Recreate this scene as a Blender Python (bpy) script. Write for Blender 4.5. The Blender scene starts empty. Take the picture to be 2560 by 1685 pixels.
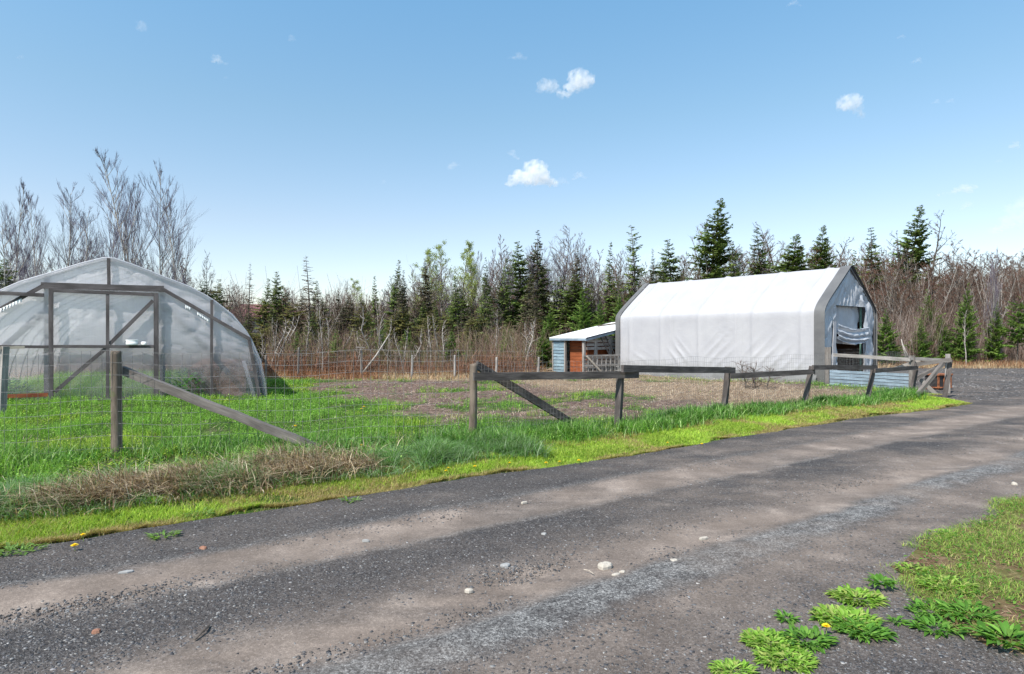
import bpy, math, random
import numpy as np
from mathutils import Vector, Matrix
R = math.radians
S = bpy.context.scene
COL = S.collection

# ---------------------------------------------------------------- camera
F = 1540.0                       # focal length in pixels of the 2560 px wide photograph
EYE = 1.6
cd = bpy.data.cameras.new('camera'); cam = bpy.data.objects.new('camera', cd); COL.objects.link(cam)
cd.sensor_width = 36.0; cd.lens = F / 2560 * 36.0; cd.clip_start = 0.1; cd.clip_end = 9000
cam.location = (0, 0, EYE); cam.rotation_euler = (R(90), 0, 0)
S.camera = cam

# ---------------------------------------------------------------- world, sun, exposure
SUN_AZ = (-0.68, -0.733); SUN_EL = R(50)
w = bpy.data.worlds.new('World'); S.world = w; w.use_nodes = True
nt = w.node_tree; nt.nodes.clear()
sky = nt.nodes.new('ShaderNodeTexSky'); sky.sky_type = 'NISHITA'; sky.sun_disc = False
sky.sun_elevation = SUN_EL; sky.sun_rotation = math.atan2(SUN_AZ[0], SUN_AZ[1]) % (2 * math.pi)
sky.air_density = 1.0; sky.dust_density = 0.6; sky.ozone_density = 1.4; sky.altitude = 50
bg = nt.nodes.new('ShaderNodeBackground'); bg.inputs[1].default_value = 0.145
wo = nt.nodes.new('ShaderNodeOutputWorld')
tnt = nt.nodes.new('ShaderNodeMix'); tnt.data_type = 'RGBA'; tnt.blend_type = 'MULTIPLY'; tnt.inputs[0].default_value = 1; 
tcw = nt.nodes.new('ShaderNodeTexCoord'); sxw = nt.nodes.new('ShaderNodeSeparateXYZ'); nt.links.new(tcw.outputs['Generated'], sxw.inputs[0])
rw = nt.nodes.new('ShaderNodeValToRGB'); nt.links.new(sxw.outputs[2], rw.inputs[0]); ew = rw.color_ramp.elements; ew.new(.17); ew.new(.33)
for e_, (p_, c_) in zip(ew, ((0, (.45, .415, .42)), (.174, (.47, .43, .40)), (.332, (.44, .49, .445)), (.48, (.415, .55, .53)))): e_.position = p_; e_.color = (*c_, 1)
nt.links.new(rw.outputs[0], tnt.inputs[7])
nt.links.new(sky.outputs[0], tnt.inputs[6]); dbl = nt.nodes.new('ShaderNodeMix'); dbl.data_type = 'RGBA'; dbl.blend_type = 'ADD'; dbl.inputs[0].default_value = 1; nt.links.new(tnt.outputs[2], dbl.inputs[6]); nt.links.new(tnt.outputs[2], dbl.inputs[7]); nt.links.new(dbl.outputs[2], bg.inputs[0]); nt.links.new(bg.outputs[0], wo.inputs[0])
ld = bpy.data.lights.new('sun', 'SUN'); ld.energy = 4.8; ld.angle = R(0.5); ld.color = (1.0, 0.94, 0.85)
sun = bpy.data.objects.new('sun', ld); COL.objects.link(sun)
sv = Vector((SUN_AZ[0] * math.cos(SUN_EL), SUN_AZ[1] * math.cos(SUN_EL), math.sin(SUN_EL)))
sun.rotation_euler = sv.to_track_quat('Z', 'Y').to_euler(); sun.location = (0, 0, 60)
S.view_settings.view_transform = 'Standard'; S.view_settings.look = 'None'
S.view_settings.exposure = 0.65; S.view_settings.gamma = 1
S.render.engine = 'CYCLES'
S.cycles.volume_bounces = 6; S.cycles.transparent_max_bounces = 16; S.cycles.max_bounces = 8
S.cycles.diffuse_bounces = 4; S.cycles.transmission_bounces = 6; S.cycles.sample_clamp_indirect = 8
try: S.cycles.use_denoising = True
except Exception: pass

rng = np.random.default_rng(11); random.seed(5)

# ---------------------------------------------------------------- helpers
def P(px, py, d):                 # a point seen at photograph pixel (px, py), d metres ahead
    return Vector(((px - 1280) / F * d, d, EYE - (py - 842.5) / F * d))
def G(px, py, z=0.0):             # where that pixel meets the ground
    d = (EYE - z) * F / (py - 842.5); return ((px - 1280) / F * d, d)
OV = 2560 / 2380.0

def _h(ix, iy, s):
    v = np.sin(ix * 127.1 + iy * 311.7 + s * 74.7) * 43758.5453
    return v - np.floor(v)
def vn(x, y, s=0):
    ix = np.floor(x); iy = np.floor(y); fx = x - ix; fy = y - iy
    fx = fx * fx * (3 - 2 * fx); fy = fy * fy * (3 - 2 * fy)
    a = _h(ix, iy, s); b = _h(ix + 1, iy, s); c = _h(ix, iy + 1, s); d = _h(ix + 1, iy + 1, s)
    return (a * (1 - fx) + b * fx) * (1 - fy) + (c * (1 - fx) + d * fx) * fy
def fbm(x, y, s=0, o=4):
    x = np.asarray(x, float); y = np.asarray(y, float); r = 0; a = .5; t = 0
    for i in range(o):
        r = r + a * vn(x, y, s + i * 3.1); t += a; x = x * 2.03 + 5.1; y = y * 2.03 + 1.7; a *= .5
    return r / t
def sstep(a, b, x):
    t = np.clip((x - a) / (b - a), 0, 1); return t * t * (3 - 2 * t)
def polydist(x, y, poly):         # signed distance, positive inside
    x = np.asarray(x, float); y = np.asarray(y, float)
    ins = np.zeros(x.shape, bool); dm = np.full(x.shape, 1e9)
    n = len(poly)
    for i in range(n):
        x0, y0 = poly[i]; x1, y1 = poly[(i + 1) % n]
        c = ((y0 > y) != (y1 > y)) & (x < (x1 - x0) * (y - y0) / ((y1 - y0) or 1e-9) + x0)
        ins ^= c
        dx, dy = x1 - x0, y1 - y0; t = np.clip(((x - x0) * dx + (y - y0) * dy) / (dx * dx + dy * dy + 1e-12), 0, 1)
        dm = np.minimum(dm, np.hypot(x - x0 - t * dx, y - y0 - t * dy))
    return np.where(ins, dm, -dm)

def tag(o, label=None, cat=None, group=None, kind=None):
    if label: o['label'] = label
    if cat: o['category'] = cat
    if group: o['group'] = group
    if kind: o['kind'] = kind
    return o
def link(name, me, mat=None, parent=None):
    if mat: me.materials.append(mat)
    o = bpy.data.objects.new(name, me); COL.objects.link(o)
    if parent: o.parent = parent
    return o
def empty(name, loc=(0, 0, 0), rz=0.0):
    o = bpy.data.objects.new(name, None); COL.objects.link(o); o.empty_display_size = .2
    o.location = loc; o.rotation_euler = (0, 0, rz); return o
def npmesh(name, V, quads=None, tris=None, cols=None, smooth=False):
    me = bpy.data.meshes.new(name); V = np.asarray(V, np.float32)
    q = np.zeros((0, 4), np.int32) if quads is None else np.asarray(quads, np.int32)
    t = np.zeros((0, 3), np.int32) if tris is None else np.asarray(tris, np.int32)
    me.vertices.add(len(V)); me.vertices.foreach_set('co', V.ravel())
    nl = q.size + t.size; me.loops.add(nl)
    me.loops.foreach_set('vertex_index', np.concatenate([q.ravel(), t.ravel()]).astype(np.int32))
    me.polygons.add(len(q) + len(t))
    st = np.concatenate([np.arange(len(q)) * 4, q.size + np.arange(len(t)) * 3]).astype(np.int32)
    me.polygons.foreach_set('loop_start', st)
    try:
        me.polygons.foreach_set('loop_total', np.concatenate([np.full(len(q), 4), np.full(len(t), 3)]).astype(np.int32))
    except Exception: pass
    if cols is not None:
        a = me.color_attributes.new('Col', 'FLOAT_COLOR', 'POINT')
        c = np.ones((len(V), 4), np.float32); c[:, :3] = cols; a.data.foreach_set('color', c.ravel())
    if smooth: me.polygons.foreach_set('use_smooth', np.ones(len(q) + len(t), bool))
    me.update(calc_edges=True); me.validate(); return me

class MB:                         # small shapes collected into one mesh; each vertex also knows where it lies along the grain
    def __init__(s): s.v = []; s.f = []; s.g = []
    def add(s, vs, fs, g=None):
        b = len(s.v); s.v += [tuple(v) for v in vs]; s.f += [tuple(i + b for i in f) for f in fs]
        if g is None: g = [(v[2], v[0], v[1]) for v in vs]
        o = random.uniform(0, 40); s.g += [(a + o, b_ + o * .7, c) for a, b_, c in g]; return s
    def box(s, x0, y0, z0, x1, y1, z1):
        c_ = [(x0,y0,z0),(x1,y0,z0),(x1,y1,z0),(x0,y1,z0),(x0,y0,z1),(x1,y0,z1),(x1,y1,z1),(x0,y1,z1)]; dm = (x1-x0, y1-y0, z1-z0); ax = dm.index(max(dm))
        gg_ = [(p[ax], p[(ax+1)%3], p[(ax+2)%3]) for p in c_]
        return s.add([(x0,y0,z0),(x1,y0,z0),(x1,y1,z0),(x0,y1,z0),(x0,y0,z1),(x1,y0,z1),(x1,y1,z1),(x0,y1,z1)],
                     [(0,3,2,1),(4,5,6,7),(0,1,5,4),(1,2,6,5),(2,3,7,6),(3,0,4,7)], gg_)
    def bar(s, a, b, wdt, hgt, up=(0, 0, 1), seg=1, wob=0.0, taper=1.0):   # sawn board from a to b
        a = Vector(a); b = Vector(b); d = (b - a).normalized(); u = Vector(up)
        sd = d.cross(u); sd = sd.normalized() if sd.length > 1e-4 else Vector((1, 0, 0)); u = sd.cross(d).normalized()
        vs = []; fs = []; g = []; LL_ = (b - a).length; r = random.Random(int(abs(a.x) * 977 + abs(b.z) * 131) & 0xffff)
        for i in range(seg + 1):
            t = i / seg; c = a.lerp(b, t) + sd * r.uniform(-wob, wob) + u * r.uniform(-wob, wob)
            k = (1 + (taper - 1) * t)
            for sx, sz in ((-1, -1), (1, -1), (1, 1), (-1, 1)):
                vs.append(c + sd * (sx * wdt / 2 * k + r.uniform(-wob, wob) * .3) + u * (sz * hgt / 2 * k + r.uniform(-wob, wob) * .3)); g.append((t * LL_, sx * wdt / 2, sz * hgt / 2))
        for i in range(seg):
            for j in range(4):
                k = (j + 1) % 4; fs.append((i * 4 + j, i * 4 + k, i * 4 + 4 + k, i * 4 + 4 + j))
        fs += [(3, 2, 1, 0), tuple(seg * 4 + j for j in range(4))]
        return s.add(vs, fs, g)
    def tube(s, pts, rad, n=6, cap=True):
        pts = [Vector(p) for p in pts]
        if not hasattr(rad, '__len__'): rad = [rad] * len(pts)
        vs = []; fs = []
        for i, p in enumerate(pts):
            d = (pts[min(i + 1, len(pts) - 1)] - pts[max(i - 1, 0)]).normalized()
            u = d.cross(Vector((0.13, 0.97, 0.21)) if abs(d.y) < .9 else Vector((1, 0, 0))).normalized(); v = d.cross(u)
            for k in range(n):
                a = 2 * math.pi * k / n; vs.append(p + (u * math.cos(a) + v * math.sin(a)) * rad[i])
        for i in range(len(pts) - 1):
            for k in range(n):
                l = (k + 1) % n; fs.append((i * n + k, i * n + l, i * n + n + l, i * n + n + k))
        if cap: fs += [tuple(reversed(range(n))), tuple((len(pts) - 1) * n + k for k in range(n))]
        return s.add(vs, fs)
    def build(s, name, mat, parent=None, smooth=False, bevel=0):
        me = bpy.data.meshes.new(name); me.from_pydata(s.v, [], s.f); me.update()
        ga_ = me.attributes.new('Grain', 'FLOAT_VECTOR', 'POINT'); ga_.data.foreach_set('vector', np.array(s.g, np.float32).ravel())
        if smooth: me.polygons.foreach_set('use_smooth', np.ones(len(s.f), bool))
        o = link(name, me, mat, parent)
        if bevel:
            m = o.modifiers.new('bevel', 'BEVEL'); m.width = bevel; m.segments = 2; m.limit_method = 'ANGLE'
        return o

# ---------------------------------------------------------------- materials
class NT:
    def __init__(s, name):
        s.m = bpy.data.materials.new(name); s.m.use_nodes = True; s.t = s.m.node_tree; s.t.nodes.clear()
        s.out = s.t.nodes.new('ShaderNodeOutputMaterial')
    def n(s, t, **k):
        x = s.t.nodes.new(t)
        for a, b in k.items(): setattr(x, a, b)
        return x
    def l(s, a, b): s.t.links.new(a, b)
    def val(s, sock, v):
        if hasattr(v, 'is_linked') or hasattr(v, 'links'): s.l(v, sock)
        else: sock.default_value = v if not (isinstance(v, tuple) and len(v) == 3 and sock.type == 'RGBA') else (*v, 1)
    def pos(s, kind='Object'): return s.n('ShaderNodeTexCoord').outputs[kind]
    def mapping(s, vec, scale=(1, 1, 1), rot=(0, 0, 0)):
        m = s.n('ShaderNodeMapping'); s.l(vec, m.inputs[0]); m.inputs['Scale'].default_value = scale; m.inputs['Rotation'].default_value = rot; return m.outputs[0]
    def noise(s, vec, scale, detail=4, rough=.55, dist=0):
        x = s.n('ShaderNodeTexNoise'); s.l(vec, x.inputs['Vector']); x.inputs['Scale'].default_value = scale
        x.inputs['Detail'].default_value = detail; x.inputs['Roughness'].default_value = rough; x.inputs['Distortion'].default_value = dist; return x.outputs[0]
    def ramp(s, fac, stops, interp='LINEAR'):
        x = s.n('ShaderNodeValToRGB'); s.l(fac, x.inputs[0]); e = x.color_ramp.elements; x.color_ramp.interpolation = interp
        while len(e) < len(stops): e.new(.5)
        for i, (p, c) in enumerate(stops):
            e[i].position = p; e[i].color = (*c, 1) if isinstance(c, tuple) else (c, c, c, 1)
        return x.outputs[0]
    def mix(s, f, a, b, mode='MIX'):
        x = s.n('ShaderNodeMix', data_type='RGBA', blend_type=mode); s.val(x.inputs[0], f); s.val(x.inputs[6], a); s.val(x.inputs[7], b); return x.outputs[2]
    def math(s, op, a, b=0.0, clamp=False):
        x = s.n('ShaderNodeMath', operation=op, use_clamp=clamp); s.val(x.inputs[0], a); s.val(x.inputs[1], b); return x.outputs[0]
    def bump(s, h, strength=.5, dist=.01, nrm=None):
        x = s.n('ShaderNodeBump'); s.l(h, x.inputs['Height']); x.inputs['Strength'].default_value = strength; x.inputs['Distance'].default_value = dist
        if nrm is not None: s.l(nrm, x.inputs['Normal'])
        return x.outputs[0]
    def bsdf(s, col, rough=.8, nrm=None, spec=.3, metal=0.0, done=True):
        x = s.n('ShaderNodeBsdfPrincipled'); s.val(x.inputs['Base Color'], col); s.val(x.inputs['Roughness'], rough)
        x.inputs['Specular IOR Level'].default_value = spec; x.inputs['Metallic'].default_value = metal
        if nrm is not None: s.l(nrm, x.inputs['Normal'])
        if done: s.l(x.outputs[0], s.out.inputs[0])
        return x.outputs[0]

def wood_mat(name, dark, light, scale=1.0, moss=None):
    k = NT(name); p = k.n('ShaderNodeAttribute', attribute_name='Grain').outputs['Vector']
    g = k.noise(k.mapping(p, (2 * scale, 7 * scale, 7 * scale)), 1.0, 4)
    f = k.noise(k.mapping(p, (5 * scale, 85 * scale, 85 * scale)), 1.0, 6, .7, .6)
    f2 = k.noise(k.mapping(p, (1.6 * scale, 22 * scale, 22 * scale)), 1.0, 5, .7, .8)
    ff = k.math('ADD', k.math('MULTIPLY', f, .55), k.math('MULTIPLY', f2, .45))
    c = k.ramp(ff, [(.34, dark), (.5, tuple((a + b) / 2 for a, b in zip(dark, light))), (.66, light)])
    c = k.mix(k.ramp(g, [(.4, 0.0), (.62, .55)]), c, tuple(x * .55 for x in dark))
    if moss: c = k.mix(k.ramp(k.noise(p, 6), [(.56, 0.0), (.66, .7)]), c, moss)
    k.bsdf(c, .85, k.bump(ff, .6, .006), spec=.2); return k.m
def plain_mat(name, c1, c2, scale=8, rough=.7, bump=.2, dist=.005, metal=0.0, spec=.3):
    k = NT(name); p = k.pos(); f = k.noise(p, scale, 6, .6)
    k.bsdf(k.ramp(f, [(.35, c1), (.65, c2)]), rough, k.bump(f, bump, dist), spec=spec, metal=metal); return k.m
def leaf_mat(name, trans=.35, rough=.55, tint=(1, 1, 1), spec=.25):
    k = NT(name); a = k.n('ShaderNodeAttribute', attribute_name='Col')
    c = k.mix(1.0, a.outputs[0], tint, 'MULTIPLY')
    d = k.bsdf(c, rough, spec=spec, done=False)
    t = k.n('ShaderNodeBsdfTranslucent'); k.l(k.mix(1.0, c, (1.25, 1.25, .7), 'MULTIPLY'), t.inputs[0])
    m = k.n('ShaderNodeMixShader'); m.inputs[0].default_value = trans
    k.l(d, m.inputs[1]); k.l(t.outputs[0], m.inputs[2]); k.l(m.outputs[0], k.out.inputs[0]); return k.m

M = {}
M['grey_wood'] = wood_mat('weathered_grey_wood', (.085, .075, .07), (.26, .235, .22))
M['dark_wood'] = wood_mat('dark_weathered_wood', (.038, .033, .032), (.17, .15, .145))
M['post_wood'] = wood_mat('round_post_wood', (.09, .07, .055), (.27, .22, .18), moss=(.10, .11, .05))
M['pale_wood'] = wood_mat('pale_wood', (.34, .29, .24), (.56, .5, .43))
M['light_grey_wood'] = wood_mat('light_grey_wood', (.20, .185, .175), (.42, .39, .37))
M['red_wood'] = wood_mat('rust_red_wood', (.16, .045, .02), (.30, .10, .05))
M['frame_wood'] = wood_mat('greenhouse_frame_wood', (.07, .06, .062), (.17, .15, .155))
M['blue_wood'] = wood_mat('blue_painted_boards', (.17, .23, .30), (.33, .41, .48))
M['blue_shed'] = wood_mat('blue_shed_boards', (.12, .20, .27), (.30, .38, .42))
M['orange_wood'] = wood_mat('orange_brown_planks', (.20, .055, .022), (.34, .11, .045))
M['rust'] = plain_mat('rusty_iron', (.10, .035, .018), (.34, .13, .06), 14, .9, .5, .004)
M['soot'] = plain_mat('black_iron', (.012, .012, .014), (.05, .045, .045), 20, .7)
M['wire'] = plain_mat('galvanised_wire', (.10, .10, .10), (.2, .2, .2), 30, .6, 0)
M['white_plastic'] = plain_mat('white_plastic', (.7, .7, .72), (.8, .8, .8), 5, .4, .1)
M['grass'] = leaf_mat('grass_blades', .38)
M['dry_grass'] = leaf_mat('dry_grass_blades', .2, .8, spec=.1)
M['needles'] = leaf_mat('conifer_needles', .22, .8, spec=.08)
M['leaves'] = leaf_mat('young_leaves', .4)
M['twigs'] = leaf_mat('twigs', 0.0, .9, spec=.1)
M['bark'] = plain_mat('grey_bark', (.06, .048, .04), (.15, .125, .105), 7, .9, .5, .01)
k = NT('birch_bark'); p = k.pos()
k.bsdf(k.mix(k.ramp(k.noise(k.mapping(p, (2, 2, 9)), 3, 4), [(.52, 0.0), (.6, .85)]), (.36, .33, .30), (.09, .08, .075)), .8); M['birch'] = k.m
M['cloud'] = None

# ---------------------------------------------------------------- layout of the ground
RV = np.array([-30, -6, -.85, .6, 1.96, 3.55, 5.7, 7.95, 12.1, 15.2, 16.9, 18.2])
RN = np.array([4.0, 5.4, 5.80, 5.95, 6.02, 6.18, 6.17, 6.42, 6.72, 6.62, 6.75, 8.2])
def nv(x, y): return -.52 * x + .85 * y, .85 * x + .52 * y
def xy(n, v):
    q = .52 ** 2 + .85 ** 2; return (-.52 * n + .85 * v) / q, (.85 * n + .52 * v) / q
def edge_n(v): return np.interp(v, RV, RN) + .10 * (fbm(np.asarray(v) * 1.3, 0 * np.asarray(v), 7, 3) - .5) + .05 * (fbm(np.asarray(v) * 7., 0 * np.asarray(v), 9, 2) - .5)
VERGE = [(5.6, 6.55), (3.46, 4.95), (2.62, 4.28), (2.32, 3.35), (2.42, 2.9), (3.2, 1.5), (9, 1), (12, 6), (14, 11.5)]
YARD = [(10.6, 16.6), (11.35, 15.5), (12.6, 14.8), (90, 40), (90, 58), (16, 31.2), (11.6, 30.6), (13.2, 24.2), (10.6, 19.6), (11.4, 17.4)]
DIRT = [G(OV*a, OV*b) for a, b in ((740,886),(1000,882),(1430,885),(1860,902),(1905,915),(2060,930),(1990,948),(1640,968),(1480,985),(1380,990),(1200,1000),(1130,985),(950,962),(850,930))]
TAN = [G(OV*a, OV*b) for a, b in ((1180,880),(1430,885),(1700,895),(1880,908),(2090,928),(1960,952),(1680,958),(1500,925),(1300,905))]
GH_C = (-10.24, 15.65); GH_A = R(24)
def ground_masks(x, y):
    """green, mulch, tan amounts (0..1) of the surface at x, y"""
    n, v = nv(x, y)
    nz = fbm(x * .9, y * .9, 3, 4); nz2 = fbm(x * 2.7, y * 2.7, 5, 4)
    dd = polydist(x, y, DIRT) + (nz - .5) * 2.2 + (nz2 - .5) * 1.6 + .45
    dirt = sstep(-.25, .35, dd)
    patch = sstep(.54, .59, fbm(x * 1.0, y * 1.3, 21, 4) * .6 + nz2 * .4)
    td = polydist(x, y, TAN) + (nz - .5) * 2.4
    tan = sstep(-.4, .6, td)
    back = sstep(22.3, 23.6, y + (nz - .5) * 1.4 + sstep(4, 8, x) * 3.0)   # dry strip by the back fence
    garage_green = np.exp(-((polydist(x, y, [(4.1, 26.2), (9.9, 19.0), (10.6, 19.6), (5, 27)])) / .35) ** 2)
    tan = np.maximum(tan, back)
    dirt = dirt * (1 - .85 * patch * (1 - .6 * tan))
    green = np.clip(1 - dirt, 0, 1) * (1 - .93 * tan)
    green = np.maximum(green, garage_green * .8)
    green = np.where(y > 34, .12, green)
    lawn = sstep(-2, 2, polydist(x, y, [(-40, 48), (-22, 48), (-26, 110), (-70, 110)]))
    green = np.maximum(green, lawn)
    bare = sstep(.66, .74, nz2) * .8
    green = green * (1 - bare * .5)
    return np.clip(green, 0, 1), np.clip(dirt * (1 - tan * .7), 0, 1), np.clip(tan, 0, 1)
def height(x, y):
    n, v = nv(x, y); e = np.interp(v, RV, RN)
    off = n - e
    h = sstep(0, .5, off) * .05 + sstep(.5, 1.5, off) * (.07) - sstep(3, 9, off) * .10
    h = h + sstep(.6, 2, off) * (fbm(x * 1.1, y * 1.1, 31, 4) - .5) * .14 + sstep(.3, 1, off) * (fbm(x * 4, y * 4, 33, 3) - .5) * .05
    h = h - .10 * sstep(3, 0, np.hypot(x + 6.9, y - 17))
    h = np.where(off > 0, h, 0)
    yd = sstep(-.6, 0.3, polydist(x, y, YARD))
    h = h * (1 - yd)
    return h - .012

# ---------------------------------------------------------------- ground sheet
xs = np.concatenate([-np.geomspace(1500, 26, 26), np.arange(-25, 32, .14), np.geomspace(32.5, 1500, 26)])
ys = np.concatenate([-np.geomspace(600, 3.2, 14), np.arange(-3, 34, .14), np.geomspace(34.4, 2500, 40)])
X, Y = np.meshgrid(xs, ys); Z = height(X, Y)
Z = np.where((np.abs(X) > 31) | (Y > 60), -.012, Z)
gg, gd, gt = ground_masks(X, Y)
nx, ny = len(xs), len(ys); idx = np.arange(nx * ny).reshape(ny, nx)
q = np.stack([idx[:-1, :-1], idx[:-1, 1:], idx[1:, 1:], idx[1:, :-1]], -1).reshape(-1, 4)
me = npmesh('ground', np.stack([X, Y, Z], -1).reshape(-1, 3), q, cols=np.stack([gg, gd, gt], -1).reshape(-1, 3), smooth=True)
k = NT('field_soil'); p = k.pos(); a = k.n('ShaderNodeAttribute', attribute_name='Col'); sp = k.n('ShaderNodeSeparateColor'); k.l(a.outputs[0], sp.inputs[0])
f1 = k.noise(p, 9, 8, .7); f2 = k.noise(p, 55, 6, .7); f3 = k.noise(k.mapping(p, (1, 1, 1), (0, 0, .6)), 130, 3, .6)
soil = k.ramp(k.math('ADD', k.math('MULTIPLY', f1, .5), k.math('MULTIPLY', f2, .5)), [(.38, (.035, .021, .017)), (.5, (.14, .092, .076)), (.60, (.36, .27, .22))])
grn = k.ramp(k.math('ADD', k.math('MULTIPLY', f1, .4), k.math('MULTIPLY', f2, .6)), [(.36, (.018, .035, .008)), (.5, (.05, .10, .018)), (.66, (.11, .15, .035))])
tn = k.ramp(k.math('ADD', k.math('MULTIPLY', f2, .6), k.math('MULTIPLY', f3, .4)), [(.38, (.085, .055, .035)), (.5, (.25, .18, .12)), (.62, (.46, .36, .26))])
c = k.mix(sp.outputs[2], soil, tn); c = k.mix(sp.outputs[0], c, grn)
k.bsdf(c, .95, k.bump(k.math('ADD', f1, f2), .9, .04), spec=.1)
ground = tag(link('ground', me, k.m), 'field and garden ground of brown soil and green growth', kind='structure')

# ---------------------------------------------------------------- gravel
def road_material(name, road=True):
    k = NT(name); p = k.pos(); s3 = k.n('ShaderNodeSeparateXYZ'); k.l(p, s3.inputs[0])
    warp = k.noise(p, .55, 3); w2 = k.noise(p, 3.5, 4, .6)
    nn = k.math('ADD', k.math('ADD', k.math('MULTIPLY', s3.outputs[0], -.571), k.math('MULTIPLY', s3.outputs[1], .819)), .12)
    nn = k.math('ADD', nn, k.math('ADD', k.math('MULTIPLY', k.math('SUBTRACT', warp, .5), .30), k.math('MULTIPLY', k.math('SUBTRACT', w2, .5), .16)))
    u = k.math('DIVIDE', nn, 8.0)
    vo = k.n('ShaderNodeTexVoronoi'); k.l(p, vo.inputs['Vector']); vo.inputs['Scale'].default_value = 75
    vo2 = k.n('ShaderNodeTexVoronoi'); k.l(p, vo2.inputs['Vector']); vo2.inputs['Scale'].default_value = 190
    hs = k.n('ShaderNodeSeparateColor'); k.l(vo.outputs['Color'], hs.inputs[0])
    hs2 = k.n('ShaderNodeSeparateColor'); k.l(vo2.outputs['Color'], hs2.inputs[0])
    chips = k.math('ADD', k.math('MULTIPLY', hs.outputs[0], .5), k.math('MULTIPLY', hs2.outputs[0], .5))
    f1 = k.noise(p, 2.2, 6, .6); f2 = k.noise(p, 240, 3, .7)
    dark = k.ramp(chips, [(.08, (.014, .0125, .013)), (.45, (.050, .0445, .044)), (.70, (.080, .073, .072)), (.86, (.115, .108, .108)), (.97, (.22, .21, .205))])
    light = k.ramp(chips, [(.1, (.05, .048, .048)), (.5, (.15, .146, .144)), (.95, (.42, .41, .40))])
    brown = k.ramp(k.math('ADD', k.math('MULTIPLY', f1, .6), k.math('MULTIPLY', f2, .4)), [(.35, (.125, .098, .081)), (.52, (.20, .160, .135)), (.68, (.37, .305, .26))])
    if road:
        B = k.ramp(u, [(.0, 0.0), (.16, .05), (.27, .45), (.325, .75), (.345, .0), (.375, .0), (.392, 1.), (.428, 1.), (.455, .45), (.49, .0), (.545, .0), (.565, .85), (.60, 1.), (.628, .9), (.645, .0), (.70, .15), (.74, 0.)])
        Lt = k.ramp(u, [(.33, 0.0), (.350, .9), (.376, .9), (.392, 0.), (.548, 0.), (.556, .55), (.566, .0), (.632, 0.), (.642, .4), (.655, 0.)])
        along = k.noise(k.mapping(p, (.9, .9, .9), (0, 0, -.6)), .8, 3)
        B = k.math('MULTIPLY', B, k.ramp(k.noise(k.mapping(p, (.45, 2.2, 1), (0, 0, -.6)), 1.0, 5, .65), [(.22, .25), (.5, 1.0)]))
        B = k.math('MULTIPLY', B, k.ramp(along, [(.2, .45), (.5, 1.0)]))
        dust = k.math('MULTIPLY', k.ramp(k.noise(k.mapping(p, (.6, 1.3, 1), (0, 0, -.55)), .9, 6, .65), [(.42, .0), (.66, .9)]), k.ramp(k.math('DIVIDE', s3.outputs[0], 16.0), [(.0, .25), (.15, .75), (.5, .9)]))
        Lt = k.math('MULTIPLY', Lt, k.ramp(k.noise(p, 7, 5, .7), [(.35, .2), (.55, 1.0)]))
    else:
        B = k.ramp(k.noise(p, .5, 5, .6), [(.45, 0.0), (.7, .5)]); Lt = k.ramp(k.noise(p, .8, 5, .6), [(.4, 0.0), (.7, .4)]); dust = 0.1
    brown = k.mix(.35, brown, k.mix(1.0, brown, k.ramp(chips, [(.2, .55), (.6, 1.0), (.95, 1.9)]), 'MULTIPLY')); c = k.mix(Lt, dark, light); c = k.mix(dust, c, brown); c = k.mix(B, c, brown)
    rust = k.ramp(k.noise(p, 1.9, 5, .55, .5), [(.705, 0.0), (.75, .75)])
    c = k.mix(rust, c, (.17, .07, .04))
    h = k.math('ADD', k.math('MULTIPLY', hs.outputs[0], .7), k.math('MULTIPLY', f2, .5))
    hb = k.math('MULTIPLY', h, k.math('SUBTRACT', 1.15, B))
    k.bsdf(c, .85, k.bump(hb, .8, .014), spec=.25); return k.m
# main driveway strip
vs_ = np.concatenate([np.arange(-14, 20, .12), np.arange(20, 60, .8)]); us = np.concatenate([np.linspace(0, .5, 26), np.linspace(.52, 3.5, 30)[1:], np.linspace(3.7, 24, 20)])
VV, UU = np.meshgrid(vs_, us, indexing='ij')
N_ = edge_n(VV) - UU; px_, py_ = xy(N_, VV)
zz = .0 + .010 * (fbm(px_ * 1.5, py_ * 1.5, 41, 3) - .5)
nn_ = -.571 * px_ + .819 * py_ + .12
zz = zz - .018 * np.exp(-((nn_ - 4.75) / .22) ** 2) - .018 * np.exp(-((nn_ - 3.32) / .2) ** 2) + .012 * np.exp(-((nn_ - 2.92) / .12) ** 2) + .02
zz = np.where(UU < .001, -.02, zz)
a_, b_ = VV.shape; idx = np.arange(a_ * b_).reshape(a_, b_)
q = np.stack([idx[:-1, :-1], idx[:-1, 1:], idx[1:, 1:], idx[1:, :-1]], -1).reshape(-1, 4)
q = q[:, ::-1]
road = tag(link('gravel_driveway', npmesh('gravel_driveway', np.stack([px_, py_, zz], -1).reshape(-1, 3), q, smooth=True), road_material('driveway_gravel')), 'dark slate gravel driveway with brown wheel tracks', kind='structure')
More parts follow.
